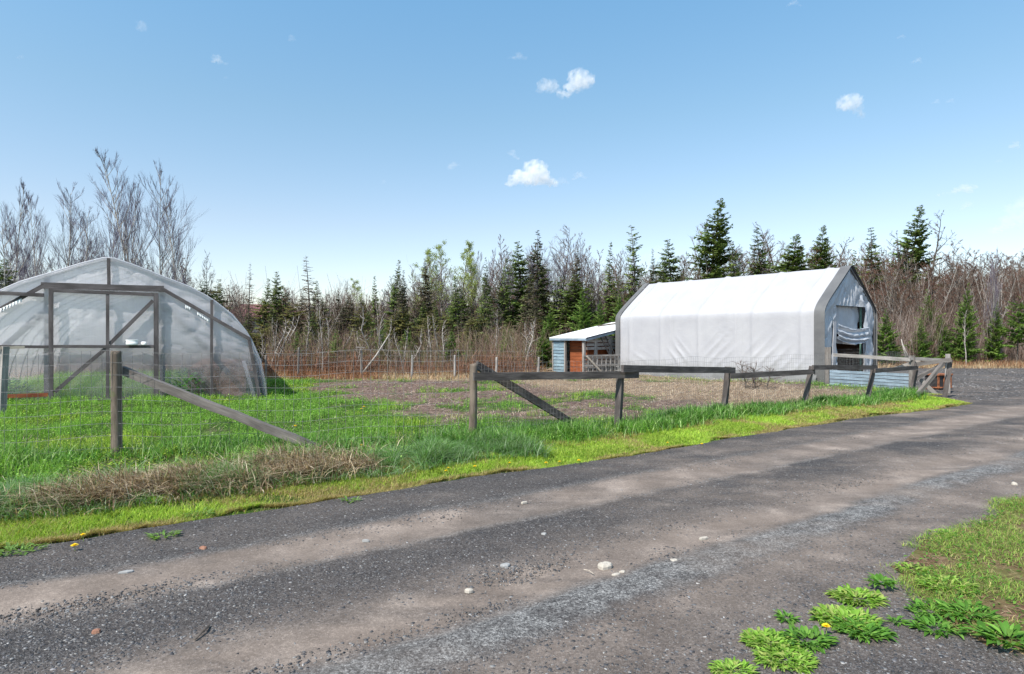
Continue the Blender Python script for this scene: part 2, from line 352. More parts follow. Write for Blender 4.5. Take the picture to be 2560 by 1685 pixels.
def sheet(name, poly, z, cell, mat, bulge=0, jag=.25, seed=50, label=None):
    x0 = min(p[0] for p in poly); x1 = max(p[0] for p in poly); y0 = min(p[1] for p in poly); y1 = max(p[1] for p in poly)
    gx = np.arange(x0, x1, cell); gy = np.arange(y0, y1, cell); A, B = np.meshgrid(gx, gy)
    dd = polydist(A, B, poly) + (fbm(A * 1.5, B * 1.5, seed, 4) - .5) * jag
    ZZ = z + bulge * sstep(0, .5, dd) + .03 * (fbm(A * 2, B * 2, seed + 3, 3) - .5) * sstep(.0, .5, dd) * (1 if bulge else .3)
    ZZ = np.where(dd < cell * .8, z - .03, ZZ)
    keep = dd > -cell * 1.2
    idx = np.arange(A.size).reshape(A.shape)
    kk = keep[:-1, :-1] & keep[:-1, 1:] & keep[1:, 1:] & keep[1:, :-1]
    q = np.stack([idx[:-1, :-1], idx[:-1, 1:], idx[1:, 1:], idx[1:, :-1]], -1)[kk]
    used = np.unique(q); remap = -np.ones(A.size, int); remap[used] = np.arange(len(used))
    V = np.stack([A, B, ZZ], -1).reshape(-1, 3)[used]
    return tag(link(name, npmesh(name, V, remap[q], smooth=True), mat), label, kind='structure')
yard_m = road_material('yard_gravel', False)
sheet('gravel_yard', YARD, .012, .22, yard_m, 0, .5, 60, 'dark gravel yard beyond the gate')
k = NT('verge_soil'); p = k.pos(); f1 = k.noise(p, 14, 7, .7); f2 = k.noise(p, 2.5, 4)
c = k.ramp(f1, [(.35, (.045, .024, .018)), (.52, (.13, .075, .05)), (.7, (.26, .19, .13))]); c = k.mix(k.ramp(f2, [(.4, 0.0), (.6, .6)]), c, (.10, .12, .03))
k.bsdf(c, .95, k.bump(f1, .8, .02), spec=.1)
sheet('roadside_verge', VERGE, .028, .06, k.m, .035, .4, 70, 'grassy verge at the near edge of the driveway')

# ---------------------------------------------------------------- grass blades
def blades(name, x, y, z, h, wd, lean, cols, mat, label, seg=3, az=None, curve=1.0, parent=None, kind='stuff', cat=None):
    n = len(x); az = rng.uniform(0, 2 * np.pi, n) if az is None else az
    fa = az + np.pi / 2 + rng.normal(0, .5, n)
    dx, dy = np.cos(az), np.sin(az); wx, wy = np.cos(fa) * wd / 2, np.sin(fa) * wd / 2
    lv = []; 
    for i in range(seg + 1):
        t = i / seg; o = lean * h * (t ** (1 + curve)); zz = h * t * (1 - .35 * np.minimum(lean, 1.5) * t * (curve > .3))
        cx, cy = x + dx * o, y + dy * o; k_ = (1 - t ** 1.6) if i < seg else 0
        if i < seg:
            lv.append(np.stack([cx - wx * k_, cy - wy * k_, z + zz], -1)); lv.append(np.stack([cx + wx * k_, cy + wy * k_, z + zz], -1))
        else: lv.append(np.stack([cx, cy, z + zz], -1))
    m = 2 * seg + 1; V = np.stack(lv, 1).reshape(-1, 3); b = (np.arange(n) * m)[:, None]
    Q = np.concatenate([b + np.array([[2 * i, 2 * i + 1, 2 * i + 3, 2 * i + 2]]) for i in range(seg - 1)], 0) if seg > 1 else None
    T = b + np.array([[2 * seg - 2, 2 * seg - 1, 2 * seg]])
    c = np.repeat(cols, m, axis=0)
    o = link(name, npmesh(name, V, Q, T, cols=c), mat, parent)
    if kind: tag(o, label, kind=kind)
    elif label: tag(o, label, cat)
    return o
def palette(n, cs, jit=.18):
    cs = np.array(cs); c = cs[rng.integers(0, len(cs), n)] * np.exp(rng.normal(0, jit, (n, 1))); return c
def leaflets(name, x, y, z, size, tilt, cols, mat, label, asp=1.0):  # small broad leaves, one bent quad pair each
    n = len(x); az = rng.uniform(0, 2 * np.pi, n); d = np.stack([np.cos(az) * np.cos(tilt), np.sin(az) * np.cos(tilt), np.sin(tilt)], -1)
    s_ = np.stack([-np.sin(az), np.cos(az), np.zeros(n)], -1); b = np.stack([x, y, z], -1); L = size[:, None]
    up = np.zeros((n, 3)); up[:, 2] = 1
    V = np.stack([b, b + d * L * .5 + s_ * L * .28 * asp + up * L * .08, b + d * L + up * (-L * .1), b + d * L * .5 - s_ * L * .28 * asp + up * L * .08], 1).reshape(-1, 3)
    Q = (np.arange(n) * 4)[:, None] + np.array([[0, 1, 2, 3]])
    return tag(link(name, npmesh(name, V, Q, cols=np.repeat(cols, 4, axis=0)), mat), label, kind='stuff')
def in_view(x, y, m=60): return (np.abs(x / np.maximum(y, .1) * F) < 1280 + m + 330)
def scatter(n, x0, x1, y0, y1):
    x = rng.uniform(x0, x1, n); y = rng.uniform(y0, y1, n); k_ = in_view(x, y, 140); return x[k_], y[k_]
cg, sg = math.cos(GH_A), math.sin(GH_A)
def gh_local(x, y): dx, dy = x - GH_C[0], y - GH_C[1]; return dx * cg + dy * sg, -dx * sg + dy * cg
def outside_gh(x, y):
    u, v = gh_local(x, y); return ~((np.abs(u) < 3.75) & (v > -.02) & (v < 12.2))
GA = (10.105, 19.9); GE = (.789, .614); GL = (-.614, .789)
def outside_garage(x, y):
    dx, dy = x - GA[0], y - GA[1]; u = dx * GE[0] + dy * GE[1]; v = dx * GL[0] + dy * GL[1]; return ~((u > -.05) & (u < 4) & (v > -.1) & (v < 9.1))

# field growth: low broad leaves and short grass, thinning with distance
def field_pts(n, ymax=24):
    y = 6.0 * (ymax / 6.0) ** rng.random(n); x = rng.uniform(-1, 1, n) * y * 1.05
    nn, v = nv(x, y); off = nn - np.interp(v, RV, RN); g, d, t = ground_masks(x, y)
    return x, y, off, g, d, t
x, y, off, g, d, t = field_pts(760000)
keep = (off > .85) & (rng.random(len(x)) < g ** 1.6 * (.35 + .65 * sstep(.30, .45, fbm(x * 3.1, y * 3.1, 88, 3)))) & outside_gh(x, y) & outside_garage(x, y) & (polydist(x, y, YARD) < 0) & (np.sqrt(y / 24) > rng.random(len(x)) * .85)
x, y, gk = x[keep], y[keep], g[keep]; cl = sstep(.28, .72, fbm(x * 1.9, y * 1.9, 81, 4)); n = len(x)
isl = rng.random(n) < .45
col = palette(n, [(.09, .21, .02), (.13, .28, .028), (.17, .33, .04), (.26, .42, .10), (.05, .13, .02)], .3) * (1 + .35 * (cl - .5))[:, None]
yl = fbm(x * .7 + 9, y * .7, 85, 3) > .60; col[yl] = col[yl] * np.array([1.45, 1.1, .9])
hz = height(x, y)
sc = np.clip(y / 11, .9, 1.7)
b = ~isl
blades('field_grass', x[b], y[b], hz[b] - .01, rng.uniform(.04, .15, b.sum()) * (.12 + 1.9 * cl[b]) * (.55 + .45 * gk[b]), rng.uniform(.004, .008, b.sum()) * sc[b], rng.uniform(.1, 1.0, b.sum()), col[b], M['grass'], 'short green grass over the garden field', 2)
leaflets('field_clover', x[isl], y[isl], hz[isl] + rng.uniform(.01, .10, isl.sum()) * (.5 + cl[isl]), rng.uniform(.018, .04, isl.sum()) * sc[isl], rng.uniform(-.2, .7, isl.sum()), col[isl] * 1.05, M['grass'], 'low broad-leaved clover and weeds in the garden field')
# pale dry stalks lying over mulch and between the growth
x, y, off, g, d, t = field_pts(330000, 26)
keep = (off > 1.0) & (rng.random(len(x)) < np.clip(.10 + .35 * d + 1.0 * t, 0, 1) * .55) & outside_gh(x, y) & outside_garage(x, y) & (polydist(x, y, YARD) < 0)
x, y, t, d = x[keep], y[keep], t[keep], d[keep]; n = len(x)
blades('mulch_stalks', x, y, height(x, y) + .005, rng.uniform(.03, .12, n) * (1 + 1.3 * t), rng.uniform(.004, .009, n), rng.uniform(.6, 3.2, n), palette(n, [(.50, .40, .30), (.36, .27, .20), (.20, .125, .095), (.11, .065, .05), (.60, .51, .40)], .25), M['dry_grass'], 'dry brown stalks and straw over the soil', 1)

# bright mown strip beside the driveway
n = 360000; v = -4.5 + 23.5 * rng.random(n) ** 1.5; off = rng.uniform(-.14, 1.05, n); e = edge_n(v)
off = np.where(rng.random(n) < .93, np.maximum(off, -.16 + .42 * fbm(v * 2.1, v * 0, 92, 4)), off)
x, y = xy(e + off, v); k_ = in_view(x, y, 80) & (rng.random(n) < sstep(-.15, .05, off) * .85 + .15) & (rng.random(n) > .75 * sstep(.64, .7, fbm(x * 3, y * 3, 95, 3)))
x, y, off, v = x[k_], y[k_], off[k_], v[k_]; n = len(x); cl = fbm(x * 2.2, y * 2.2, 97, 3)
col = palette(n, [(.25, .38, .04), (.31, .42, .05), (.18, .32, .035), (.36, .43, .09)], .25) * (.75 + .8 * fbm(x * 1.7, y * 1.7, 94, 4))[:, None]
dryp = (fbm(x * 1.3, y * 1.3, 99, 4) + .22 * (off < .16) + .10 * (off > .8) + rng.normal(0, .08, n)) > .60; col[dryp] = palette(dryp.sum(), [(.44, .35, .16), (.36, .26, .14), (.30, .30, .08)], .2)
blades('verge_lawn', x, y, height(x, y) - .005, rng.uniform(.03, .075, n) * (.7 + .7 * cl), rng.uniform(.004, .007, n) * np.clip(y / 7, .9, 1.8), rng.uniform(.2, 1.3, n), col, M['grass'], 'bright yellow-green mown grass strip beside the driveway', 2)

# tall grass standing along the fence line
FENCE = [(-9.6, 6.35), (-4.95, 7.7), (-.56, 8.9), (1.76, 10.1), (4.33, 12.4), (6.31, 13.1), (8.55, 14.75), (10.65, 16.4), (11.36, 16.1)]
FENCE[4] = (4.30, 12.15); FENCE[5] = (6.36, 13.35)
def along(poly, n, jit, a=0.0, b=1.0):
    Pn = np.array(poly); L = np.r_[0, np.cumsum(np.hypot(*np.diff(Pn, axis=0).T))]; s_ = rng.uniform(a, b, n) * L[-1]
    x = np.interp(s_, L, Pn[:, 0]); y = np.interp(s_, L, Pn[:, 1]); dx = np.gradient(np.interp(np.linspace(0, L[-1], 50), L, Pn[:, 0])); 
    o = rng.normal(0, 1, n) * jit; return x + o * .5, y - o * .85, s_
x, y, s_ = along(FENCE, 60000, .22, .0, .97)
y -= .12; nn_, v_ = nv(x, y); off = nn_ - np.interp(v_, RV, RN)
clm = fbm(s_ * 1.4, s_ * 0, 111, 3) * .55 + .45 * fbm(x * 3, y * 3, 112, 3)
dens = sstep(.42, .56, clm) * np.where(x < -2.2, .22, 1.0)
k_ = (off > .78) & (rng.random(len(x)) < .15 + .85 * dens) & in_view(x, y, 80); x, y, clm = x[k_], y[k_], clm[k_]; n = len(x)
col = palette(n, [(.06, .17, .025), (.10, .24, .035), (.15, .30, .06), (.28, .38, .16)], .3)
blades('fence_grass', x, y, height(x, y) - .01, rng.uniform(.10, .32, n) * (.45 + .9 * clm), rng.uniform(.008, .015, n) * np.clip(y / 9, .9, 1.6), rng.uniform(.15, 1.3, n), col, M['grass'], 'tall dark green grass tufts along the fence', 3)
# matted dead grass bank at the near fence
def mat_region(n):
    v = rng.uniform(-4.8, 4.6, n); nn_ = edge_n(v) + .60 + .42 * fbm(v * 1.1, v * 0, 118, 3) + np.abs(rng.normal(.12, .36, n)) - .25 * (rng.random(n) < .12); return xy(nn_, v)
x, y = mat_region(48000); k_ = in_view(x, y, 80) & (x < 1.2) & (y < 9.2); x, y = x[k_], y[k_]; n = len(x)
bump_ = .03 * np.exp(-(((x + 2.4) / 2.2) ** 2)); cl = fbm(x * 1.5, y * 1.5, 121, 3)
k_ = rng.random(n) < .9 * sstep(.42, .60, .5 * cl + .5 * fbm(x * 4, y * 4, 127, 3) + .10 * np.exp(-((x + 2.2) / 1.6) ** 2)) * (.22 + .78 * sstep(-4.5, -3.5, x)) * sstep(-1.2, -2.5, x); x, y, bump_, cl = x[k_], y[k_], bump_[k_], cl[k_]; n = len(x)
az = rng.normal(-math.pi / 2 - .3, 1.15, n)
col = palette(n, [(.46, .36, .25), (.36, .26, .18), (.22, .15, .10), (.56, .47, .35), (.13, .09, .06)], .22)
blades('matted_dead_grass', x, y, height(x, y) + bump_ * rng.random(n), rng.uniform(.06, .30, n) * (.5 + cl), rng.uniform(.005, .014, n), rng.uniform(.2, 1.9, n), col, M['dry_grass'], 'matted straw-coloured dead grass below the near fence', 4, az=az)
x, y = mat_region(115000); k_ = in_view(x, y, 80) & (x < 1.2) & (y < 9.2) & (rng.random(len(x)) < sstep(.3, .5, fbm(x * 2.4, y * 2.4, 128, 3))); x, y = x[k_], y[k_]; n = len(x)
blades('bank_grass', x, y, height(x, y) - .01, rng.uniform(.06, .27, n) * (.4 + 1.1 * fbm(x * 3, y * 3, 129, 3)), rng.uniform(.005, .012, n), rng.uniform(.2, 1.8, n), palette(n, [(.07, .19, .03), (.11, .24, .05), (.18, .29, .12), (.24, .32, .19)], .22), M['grass'], 'green grass growing through the dead bank', 3)
# dry reed-like grass behind the garden and the yard
n = 190000; y = rng.uniform(23.0, 36.5, n); x = rng.uniform(-1, 1, n) * y * .9
back_y = np.where(x > 10.5, 31.0, 23.7 + .5 * np.sin(x * .3)); k_ = (y > back_y) & outside_gh(x, y) & outside_garage(x, y) & (rng.random(n) < np.exp(-(y - back_y) / 4.5)) & ~((x > 1.5) & (x < 8) & (y < 32))
x, y = x[k_], y[k_]; n = len(x); cl = fbm(x * .5, y * .5, 131, 4); bk = y - np.where(x > 10.5, 31.0, 23.7)
pal1 = palette(n, [(.44, .32, .19), (.36, .25, .15), (.50, .41, .27), (.30, .17, .10)], .18); pal2 = palette(n, [(.26, .12, .065), (.20, .10, .06), (.32, .18, .10)], .18)
col = np.where((cl + (bk > 1.2) * .12 + rng.normal(0, .06, n) > .55)[:, None], pal2, pal1)
blades('dry_meadow_grass', x, y, height(x, y) - .01, rng.uniform(.15, .55, n) * (.5 + cl) * (.6 + .4 * sstep(0, 1.5, bk)), rng.uniform(.010, .02, n), rng.uniform(.1, .9, n), col, M['dry_grass'], 'tan and rust-coloured dry grass behind the garden and yard', 2)
# verge on the near right side
n = 210000; x = rng.uniform(2.2, 9, n); y = rng.uniform(2.6, 9.5, n); dd = polydist(x, y, VERGE) + (fbm(x * 1.5, y * 1.5, 70, 4) - .5) * .4
gm = fbm(x * 2.1, y * 2.1, 141, 4); k_ = (dd > -.02) & in_view(x, y, 80) & (rng.random(n) < sstep(.40, .58, gm + .06 * sstep(0, .6, dd))); x, y, dd, gm = x[k_], y[k_], dd[k_], gm[k_]; n = len(x)
col = palette(n, [(.19, .32, .045), (.13, .26, .035), (.27, .36, .08), (.34, .31, .12)], .22); bz = .03 + .035 * sstep(0, .5, dd)
blades('verge_grass', x, y, bz, rng.uniform(.02, .055, n) * (.5 + gm), rng.uniform(.003, .006, n), rng.uniform(.3, 2.6, n), col, M['grass'], 'short patchy grass on the near right verge', 2)
n = 45000; x = rng.uniform(2.2, 9, n); y = rng.uniform(2.6, 9.5, n); dd = polydist(x, y, VERGE); k_ = (dd > .05) & in_view(x, y, 80); x, y, dd = x[k_], y[k_], dd[k_]; n = len(x)
blades('verge_straw', x, y, .035 + .03 * sstep(0, .5, dd), rng.uniform(.01, .03, n), rng.uniform(.003, .005, n), rng.uniform(1.5, 5, n), palette(n, [(.42, .32, .2), (.3, .2, .12), (.2, .1, .06)], .2), M['dry_grass'], 'flattened straw on the near right verge', 1)
n = 16000; x = rng.uniform(2.2, 9, n); y = rng.uniform(2.6, 9.5, n); dd = polydist(x, y, VERGE); gm = fbm(x * 2.1 + 4, y * 2.1, 145, 4); k_ = (dd > .05) & in_view(x, y, 80) & (gm > .5); x, y, dd = x[k_], y[k_], dd[k_]; n = len(x)
leaflets('verge_weeds', x, y, .05 + .04 * rng.random(n), rng.uniform(.02, .05, n), rng.uniform(-.1, .6, n), palette(n, [(.08, .2, .03), (.12, .26, .04)], .2), M['grass'], 'small broad-leaved weeds on the near right verge', .7)

# loose slate chips on the driveway
def chips(name, n, smin, smax, ymin, ymax, cols, label, power=1.0, band=True, yard=False):
    y = ymin * (ymax / ymin) ** rng.random(n); x = rng.uniform(-1, 1, n) * y * 1.02
    nn_, v_ = nv(x, y); e = edge_n(v_); nb = -.571 * x + .819 * y + .12 + (fbm(x * .9, y * .9, 151, 3) - .5) * .3
    pr = np.ones(n)
    if band:
        pr = 1 - .93 * np.clip(np.exp(-((nb - 4.78) / .26) ** 2) + np.exp(-((nb - 3.30) / .20) ** 2) + .65 * np.exp(-((nb - 2.4) / .22) ** 2), 0, 1)
        pr = pr * (.35 + .9 * fbm(x * 1.2, y * 1.2, 153, 3))
    k_ = (nn_ < e - .02) & (rng.random(n) < pr) & (polydist(x, y, VERGE) < .12) if not yard else (polydist(x, y, YARD) > .1) & (rng.random(n) < .25 + 1.1 * sstep(.4, .65, fbm(x * .6, y * .6, 157, 4))); x, y, nb = x[k_], y[k_], nb[k_]; n = len(x)
    s_ = smin + (smax - smin) * rng.random(n) ** 2.8; K = 5; ang = np.sort(rng.uniform(0, 2 * np.pi, (n, K)), 1) * .35 + .65 * (np.arange(K) * 2 * np.pi / K)[None]
    ra = s_[:, None] * rng.uniform(.45, 1.2, (n, K)) / 2; st = rng.uniform(.3, .95, n)[:, None]; rot = rng.uniform(0, np.pi, n)[:, None]
    lx = np.cos(ang) * ra; ly = np.sin(ang) * ra * st; gx = lx * np.cos(rot) - ly * np.sin(rot); gy = lx * np.sin(rot) + ly * np.cos(rot)
    tx = rng.normal(0, .16, n)[:, None]; ty = rng.normal(0, .16, n)[:, None]; th = (s_ * rng.uniform(.05, .14, n))[:, None]
    nb2 = nb
    z0 = (.02 + .010 * (fbm(x * 1.5, y * 1.5, 41, 3) - .5) - .018 * np.exp(-((nb2 - 4.75) / .22) ** 2) - .018 * np.exp(-((nb2 - 3.32) / .2) ** 2))[:, None]
    zt = z0 + th * .6 + gx * tx + gy * ty; top = np.stack([x[:, None] + gx, y[:, None] + gy, zt], -1); bot = np.stack([x[:, None] + gx * 1.08, y[:, None] + gy * 1.08, zt - th - .004], -1)
    V = np.concatenate([top, bot], 1).reshape(-1, 3); b = (np.arange(n) * 10)[:, None]
    Q = np.concatenate([b + np.array([[i, 5 + i, 5 + (i + 1) % 5, (i + 1) % 5]]) for i in range(5)], 0)
    T = np.concatenate([b + np.array([[0, i, i + 1]]) for i in range(1, 4)], 0)
    c = palette(n, cols, .3)
    return tag(link(name, npmesh(name, V, Q, T, cols=np.repeat(c, 10, axis=0)), M['stone']), label, kind='stuff')
k = NT('slate_chips'); a = k.n('ShaderNodeAttribute', attribute_name='Col'); k.bsdf(a.outputs[0], .6, spec=.4); M['stone'] = k.m
SL = [(.038, .036, .038), (.052, .049, .052), (.075, .072, .076), (.045, .042, .043), (.12, .117, .118), (.08, .07, .063), (.17, .165, .163), (.06, .058, .062)]
chips('slate_gravel', 200000, .005, .030, 2.7, 11, SL, 'loose dark slate chips on the driveway')
chips('yard_stones', 60000, .02, .10, 15, 31, SL + [(.20, .19, .185)], 'coarse slate rubble on the yard beyond the gate', band=False, yard=True)
chips('pale_gravel', 2400, .004, .013, 2.7, 13, [(.24, .23, .22), (.18, .17, .17), (.34, .31, .29), (.20, .11, .07)], 'scattered pale and rusty pebbles on the driveway', band=False)

# ================================================================ greenhouse
gh = empty('greenhouse', (GH_C[0], GH_C[1], 0), GH_A)
tag(gh, 'large polythene greenhouse with a rounded roof and dark timber end frame', 'greenhouse')
PROF = [(0, 3.63), (.6, 3.42), (1.2, 3.17), (1.8, 2.93), (2.33, 2.63), (2.85, 2.19), (3.27, 1.64), (3.55, .95), (3.68, .3), (3.72, -.15)]
pu = np.array([p[0] for p in PROF]); pz = np.array([p[1] for p in PROF])
tt = np.linspace(0, len(PROF) - 1, 46); qu = np.interp(tt, range(len(PROF)), pu); qz = np.interp(tt, range(len(PROF)), pz)
def arch_z(u): return np.interp(np.abs(u), pu, pz)
k = NT('greenhouse_film'); p = k.pos(); f1 = k.noise(k.mapping(p, (1.2, 1.2, .5)), 1.6, 4); f2 = k.noise(k.mapping(p, (30, 30, 1.5)), 1.2, 4, .6); f3 = k.noise(k.mapping(p, (1, 1, 2.4), (.5, .4, .3)), 2.2, 3, .5, 1.2)
nrm = k.bump(f3, .2, .05)
d = k.n('ShaderNodeBsdfPrincipled'); k.l(k.ramp(f2, [(.3, (.52, .51, .55)), (.7, (.64, .63, .67))]), d.inputs[0]); d.inputs['Roughness'].default_value = .38; d.inputs['Specular IOR Level'].default_value = .35; k.l(nrm, d.inputs['Normal'])
tl = k.n('ShaderNodeBsdfTranslucent'); tl.inputs[0].default_value = (.82, .82, .85, 1); k.l(nrm, tl.inputs[1])
m1 = k.n('ShaderNodeMixShader'); m1.inputs[0].default_value = .5; k.l(d.outputs[0], m1.inputs[1]); k.l(tl.outputs[0], m1.inputs[2])
tp = k.n('ShaderNodeBsdfTransparent'); tp.inputs[0].default_value = (.93, .93, .95, 1)
zc = k.n('ShaderNodeSeparateXYZ'); k.l(p, zc.inputs[0]); low = k.ramp(k.math('ADD', k.math('DIVIDE', zc.outputs[2], 4.0), k.math('MULTIPLY', k.math('SUBTRACT', f1, .5), .04)), [(.0, .84), (.22, .70), (.38, .20), (.55, .09)])
m2 = k.n('ShaderNodeMixShader'); k.l(k.math('MULTIPLY', low, k.ramp(f2, [(.3, .92), (.7, 1.0)])), m2.inputs[0]); k.l(m1.outputs[0], m2.inputs[1]); k.l(tp.outputs[0], m2.inputs[2])
k.l(m2.outputs[0], k.out.inputs[0]); film = k.m
GLEN = 11.5
# roof film
su = np.concatenate([-qu[::-1], qu[1:]]); sz = np.concatenate([qz[::-1], qz[1:]]); vv = np.linspace(0, GLEN, 70)
A, B = np.meshgrid(np.arange(len(su)), vv); hoop = np.cos(B / 1.15 * 2 * np.pi)
sag = .025 * (hoop - 1) + .006 * (fbm(A * .22, B * 1.4, 201, 3) - .5)
rr = np.hypot(su[A], sz[A] - .8); V = np.stack([su[A] * (1 + sag / rr), B, sz[A] + (sz[A] - .8) * sag / rr], -1).reshape(-1, 3)
idx = np.arange(A.size).reshape(A.shape); q = np.stack([idx[:-1, :-1], idx[:-1, 1:], idx[1:, 1:], idx[1:, :-1]], -1).reshape(-1, 4)
roof_film = link('roof_film', npmesh('roof_film', V, q, smooth=True), film, gh)
def end_sheet(name, v, amp, seed):
    us_ = np.linspace(-3.72, 3.72, 110); fr = np.linspace(0, 1, 54); A, B = np.meshgrid(us_, fr); Zt = arch_z(A)
    Zc = -.12 + (Zt + .12) * B
    w_ = amp * .7 * (fbm(A * 1.0 + Zc * 1.1, Zc * 1.3 - A * 1.2, seed, 3) - .5) + amp * .35 * (fbm(A * 6, Zc * 1.0 + A, seed + 3, 3) - .5)
    ridg = 1 - np.abs(2 * fbm(A * 1.1 - Zc * .9, Zc * 2.6 + A * 1.3, seed + 7, 3) - 1); w_ = w_ + amp * .5 * (ridg ** 12 - .1) * 5.0
    V = np.stack([A, v + w_, Zc], -1).reshape(-1, 3); idx = np.arange(A.size).reshape(A.shape)
    return link(name, npmesh(name, V, np.stack([idx[:-1, :-1], idx[:-1, 1:], idx[1:, 1:], idx[1:, :-1]], -1).reshape(-1, 4), smooth=True), film, gh)
end_sheet('front_film', .03, .016, 211); end_sheet('back_film', GLEN, .03, 221)
# hoops
for i in range(11):
    v = .1 + i * 1.13
    m = MB(); m.tube([(a, v, z - .05) for a, z in zip(su[::3] * .985, sz[::3])], .014, 6); m.build('hoop', M['frame_wood'], gh, True)
m = MB(); m.tube([(a * 1.003, -.02, z + .012) for a, z in zip(su[::2], sz[::2])], .022, 6); m.build('edge_roll', film, gh, True)
MB().bar((0, .1, 3.55), (0, GLEN, 3.55), .05, .09).build('ridge_beam', M['frame_wood'], gh)
fw = M['frame_wood']
def gb(name, u0, z0, u1, z1, wd, v=-.04, th=.045, mat=fw, seg=3, parent=gh):
    return MB().bar((u0, v, z0), (u1, v, z1), th, wd, up=(1, 0, .001) if abs(u1 - u0) < abs(z1 - z0) * .3 else (0, 0, 1), seg=seg, wob=.004).build(name, mat, parent)
gb('post', -1.33, -.1, -1.33, 3.14, .11, .16, .08); gb('post', 1.17, -.1, 1.17, 3.14, .12, .16, .08)
gb('stud', 2.35, -.1, 2.35, 2.6, .07, -.03); gb('stud', -2.5, -.1, -2.45, 2.5, .08, .16)
gb('stud', 3.27, 1.55, 3.55, -.12, .08, -.03); gb('stud', -3.27, 1.55, -3.55, -.12, .08, -.03)
gb('king_post', -.0, 2.86, .0, 3.6, .07, -.03)
gb('header_beam', -1.4, 2.86, 1.22, 2.86, .15, -.03, .07)
gb('rafter', 1.16, 2.87, 3.3, 1.54, .09, -.04); gb('rafter', -1.33, 2.87, -3.3, 1.5, .09, -.04)
gb('side_rail', -1.33, 2.62, -3.0, 2.68, .09, -.09); gb('side_rail', -1.25, 1.36, -3.6, 1.40, .07, -.07); gb('sill_board', -1.25, .19, -3.5, .16, .09, -.06, .04, M['red_wood'])
gb('brace', 1.2, 2.5, 2.75, .62, .13, .17, .04); gb('brace', -1.4, 2.2, -2.9, .6, .13, .17, .04)
gb('white_flap', 3.14, .95, 3.40, -.05, .09, -.05, .01, film)
door = empty('door', (0, 0, 0)); door.parent = gh
gb('door_jamb', -1.19, 0, -1.19, 2.78, .09, -.07, parent=door); gb('door_jamb', 1.05, 0, 1.05, 2.74, .11, -.07, parent=door)
gb('door_rail', -1.15, 2.74, 1.0, 2.70, .085, -.075, parent=door); gb('door_rail', -1.15, 1.37, 1.0, 1.35, .075, -.075, parent=door); gb('door_rail', -1.15, .03, 1.0, .03, .09, -.075, parent=door)
gb('mullion', -.02, .06, -.02, 2.68, .07, -.07, parent=door)
gb('door_brace', -1.12, .25, -.05, 1.32, .085, -.06, parent=door); gb('door_brace', .02, 1.42, .98, 2.55, .085, -.06, parent=door)
# film clips: torn bright plastic below the right rafter
for u0_, z0_, du_, sl_, n_ in ((1.72, 2.42, .13, -.55, 3), (2.0, 2.24, .28, -.75, 5), (-2.2, 2.24, .42, .62, 7)):
    m = MB(); vs2 = []; 
    for j in range(n_ * 2 + 1):
        u = u0_ + du_ * j / (n_ * 2); z = z0_ + (u - u0_) * sl_; o_ = -.06 - .03 * (j % 2); vs2 += [(u, -.065, z + .03), (u + .01, o_, z - (.02 if j % 2 else .055 + .02 * random.random()))]
    m.add(vs2, [(2 * j, 2 * j + 1, 2 * j + 3, 2 * j + 2) for j in range(n_ * 2)]); m.build('torn_film', M['white_plastic'], gh)
# the things standing in and on it
def ghp(u, v, z=0): return (GH_C[0] + u * cg - v * sg, GH_C[1] + u * sg + v * cg, z)
m = MB()
for i, (r_, z) in enumerate(((.10, 0), (.105, .05), (.10, .06), (.108, .12), (.112, .16))): pass
m.tube([(0, 0, 0), (.0, 0, .03), (.0, 0, .07), (0, 0, .075), (0, 0, .13), (0, 0, .145), (0, 0, .15)], [.115, .12, .125, .112, .125, .130, .118], 20)
tub = m.build('folded_bundle', M['white_plastic'], None, True); tub.location = ghp(.52, -.14, 1.395); tub.rotation_euler = (0, 0, GH_A); tub.scale = (1.1, .45, .9)
tag(tub, 'white rolled plastic bundle standing on the greenhouse door rail', 'bundle')
m = MB(); m.tube([(0, 0, 0), (0, 0, .02), (0, 0, .07), (0, 0, .085)], [.05, .055, .06, .04], 14)
cup = m.build('plastic_cup', M['white_plastic'], None, True); cup.location = ghp(.78, -.13, 1.395); cup.scale = (1.2, .6, 1); tag(cup, 'small white plastic cup beside the bundle on the greenhouse door rail', 'cup')
# raised beds and plants inside
k = NT('bed_soil'); p = k.pos(); f = k.noise(p, 20, 5, .7); k.bsdf(k.ramp(f, [(.3, (.16, .08, .05)), (.7, (.38, .22, .16))]), .95, k.bump(f, .8, .03), spec=.1); bed_m = k.m
def bed(u0, u1, v0, v1, h, label):
    m = MB(); m.box(-(u1-u0)/2, -(v1-v0)/2, 0, (u1-u0)/2, (v1-v0)/2, h)
    for i in range(14):
        a = random.uniform(-.4, .4) * (u1 - u0); b = random.uniform(-.45, .45) * (v1 - v0); r = random.uniform(.1, .25)
        m.tube([(a, b, h - .02), (a, b, h + r * .35), (a, b, h + r * .5)], [r, r * .7, .02], 9)
    o = m.build('raised_bed', bed_m, None); x_, y_, z_ = ghp((u0 + u1) / 2, (v0 + v1) / 2); o.location = (x_, y_, -.05); o.rotation_euler = (0, 0, GH_A); tag(o, label, 'raised bed'); return o
bed(1.75, 3.2, .35, 7.5, .8, 'brown earth raised bed inside the right side of the greenhouse')
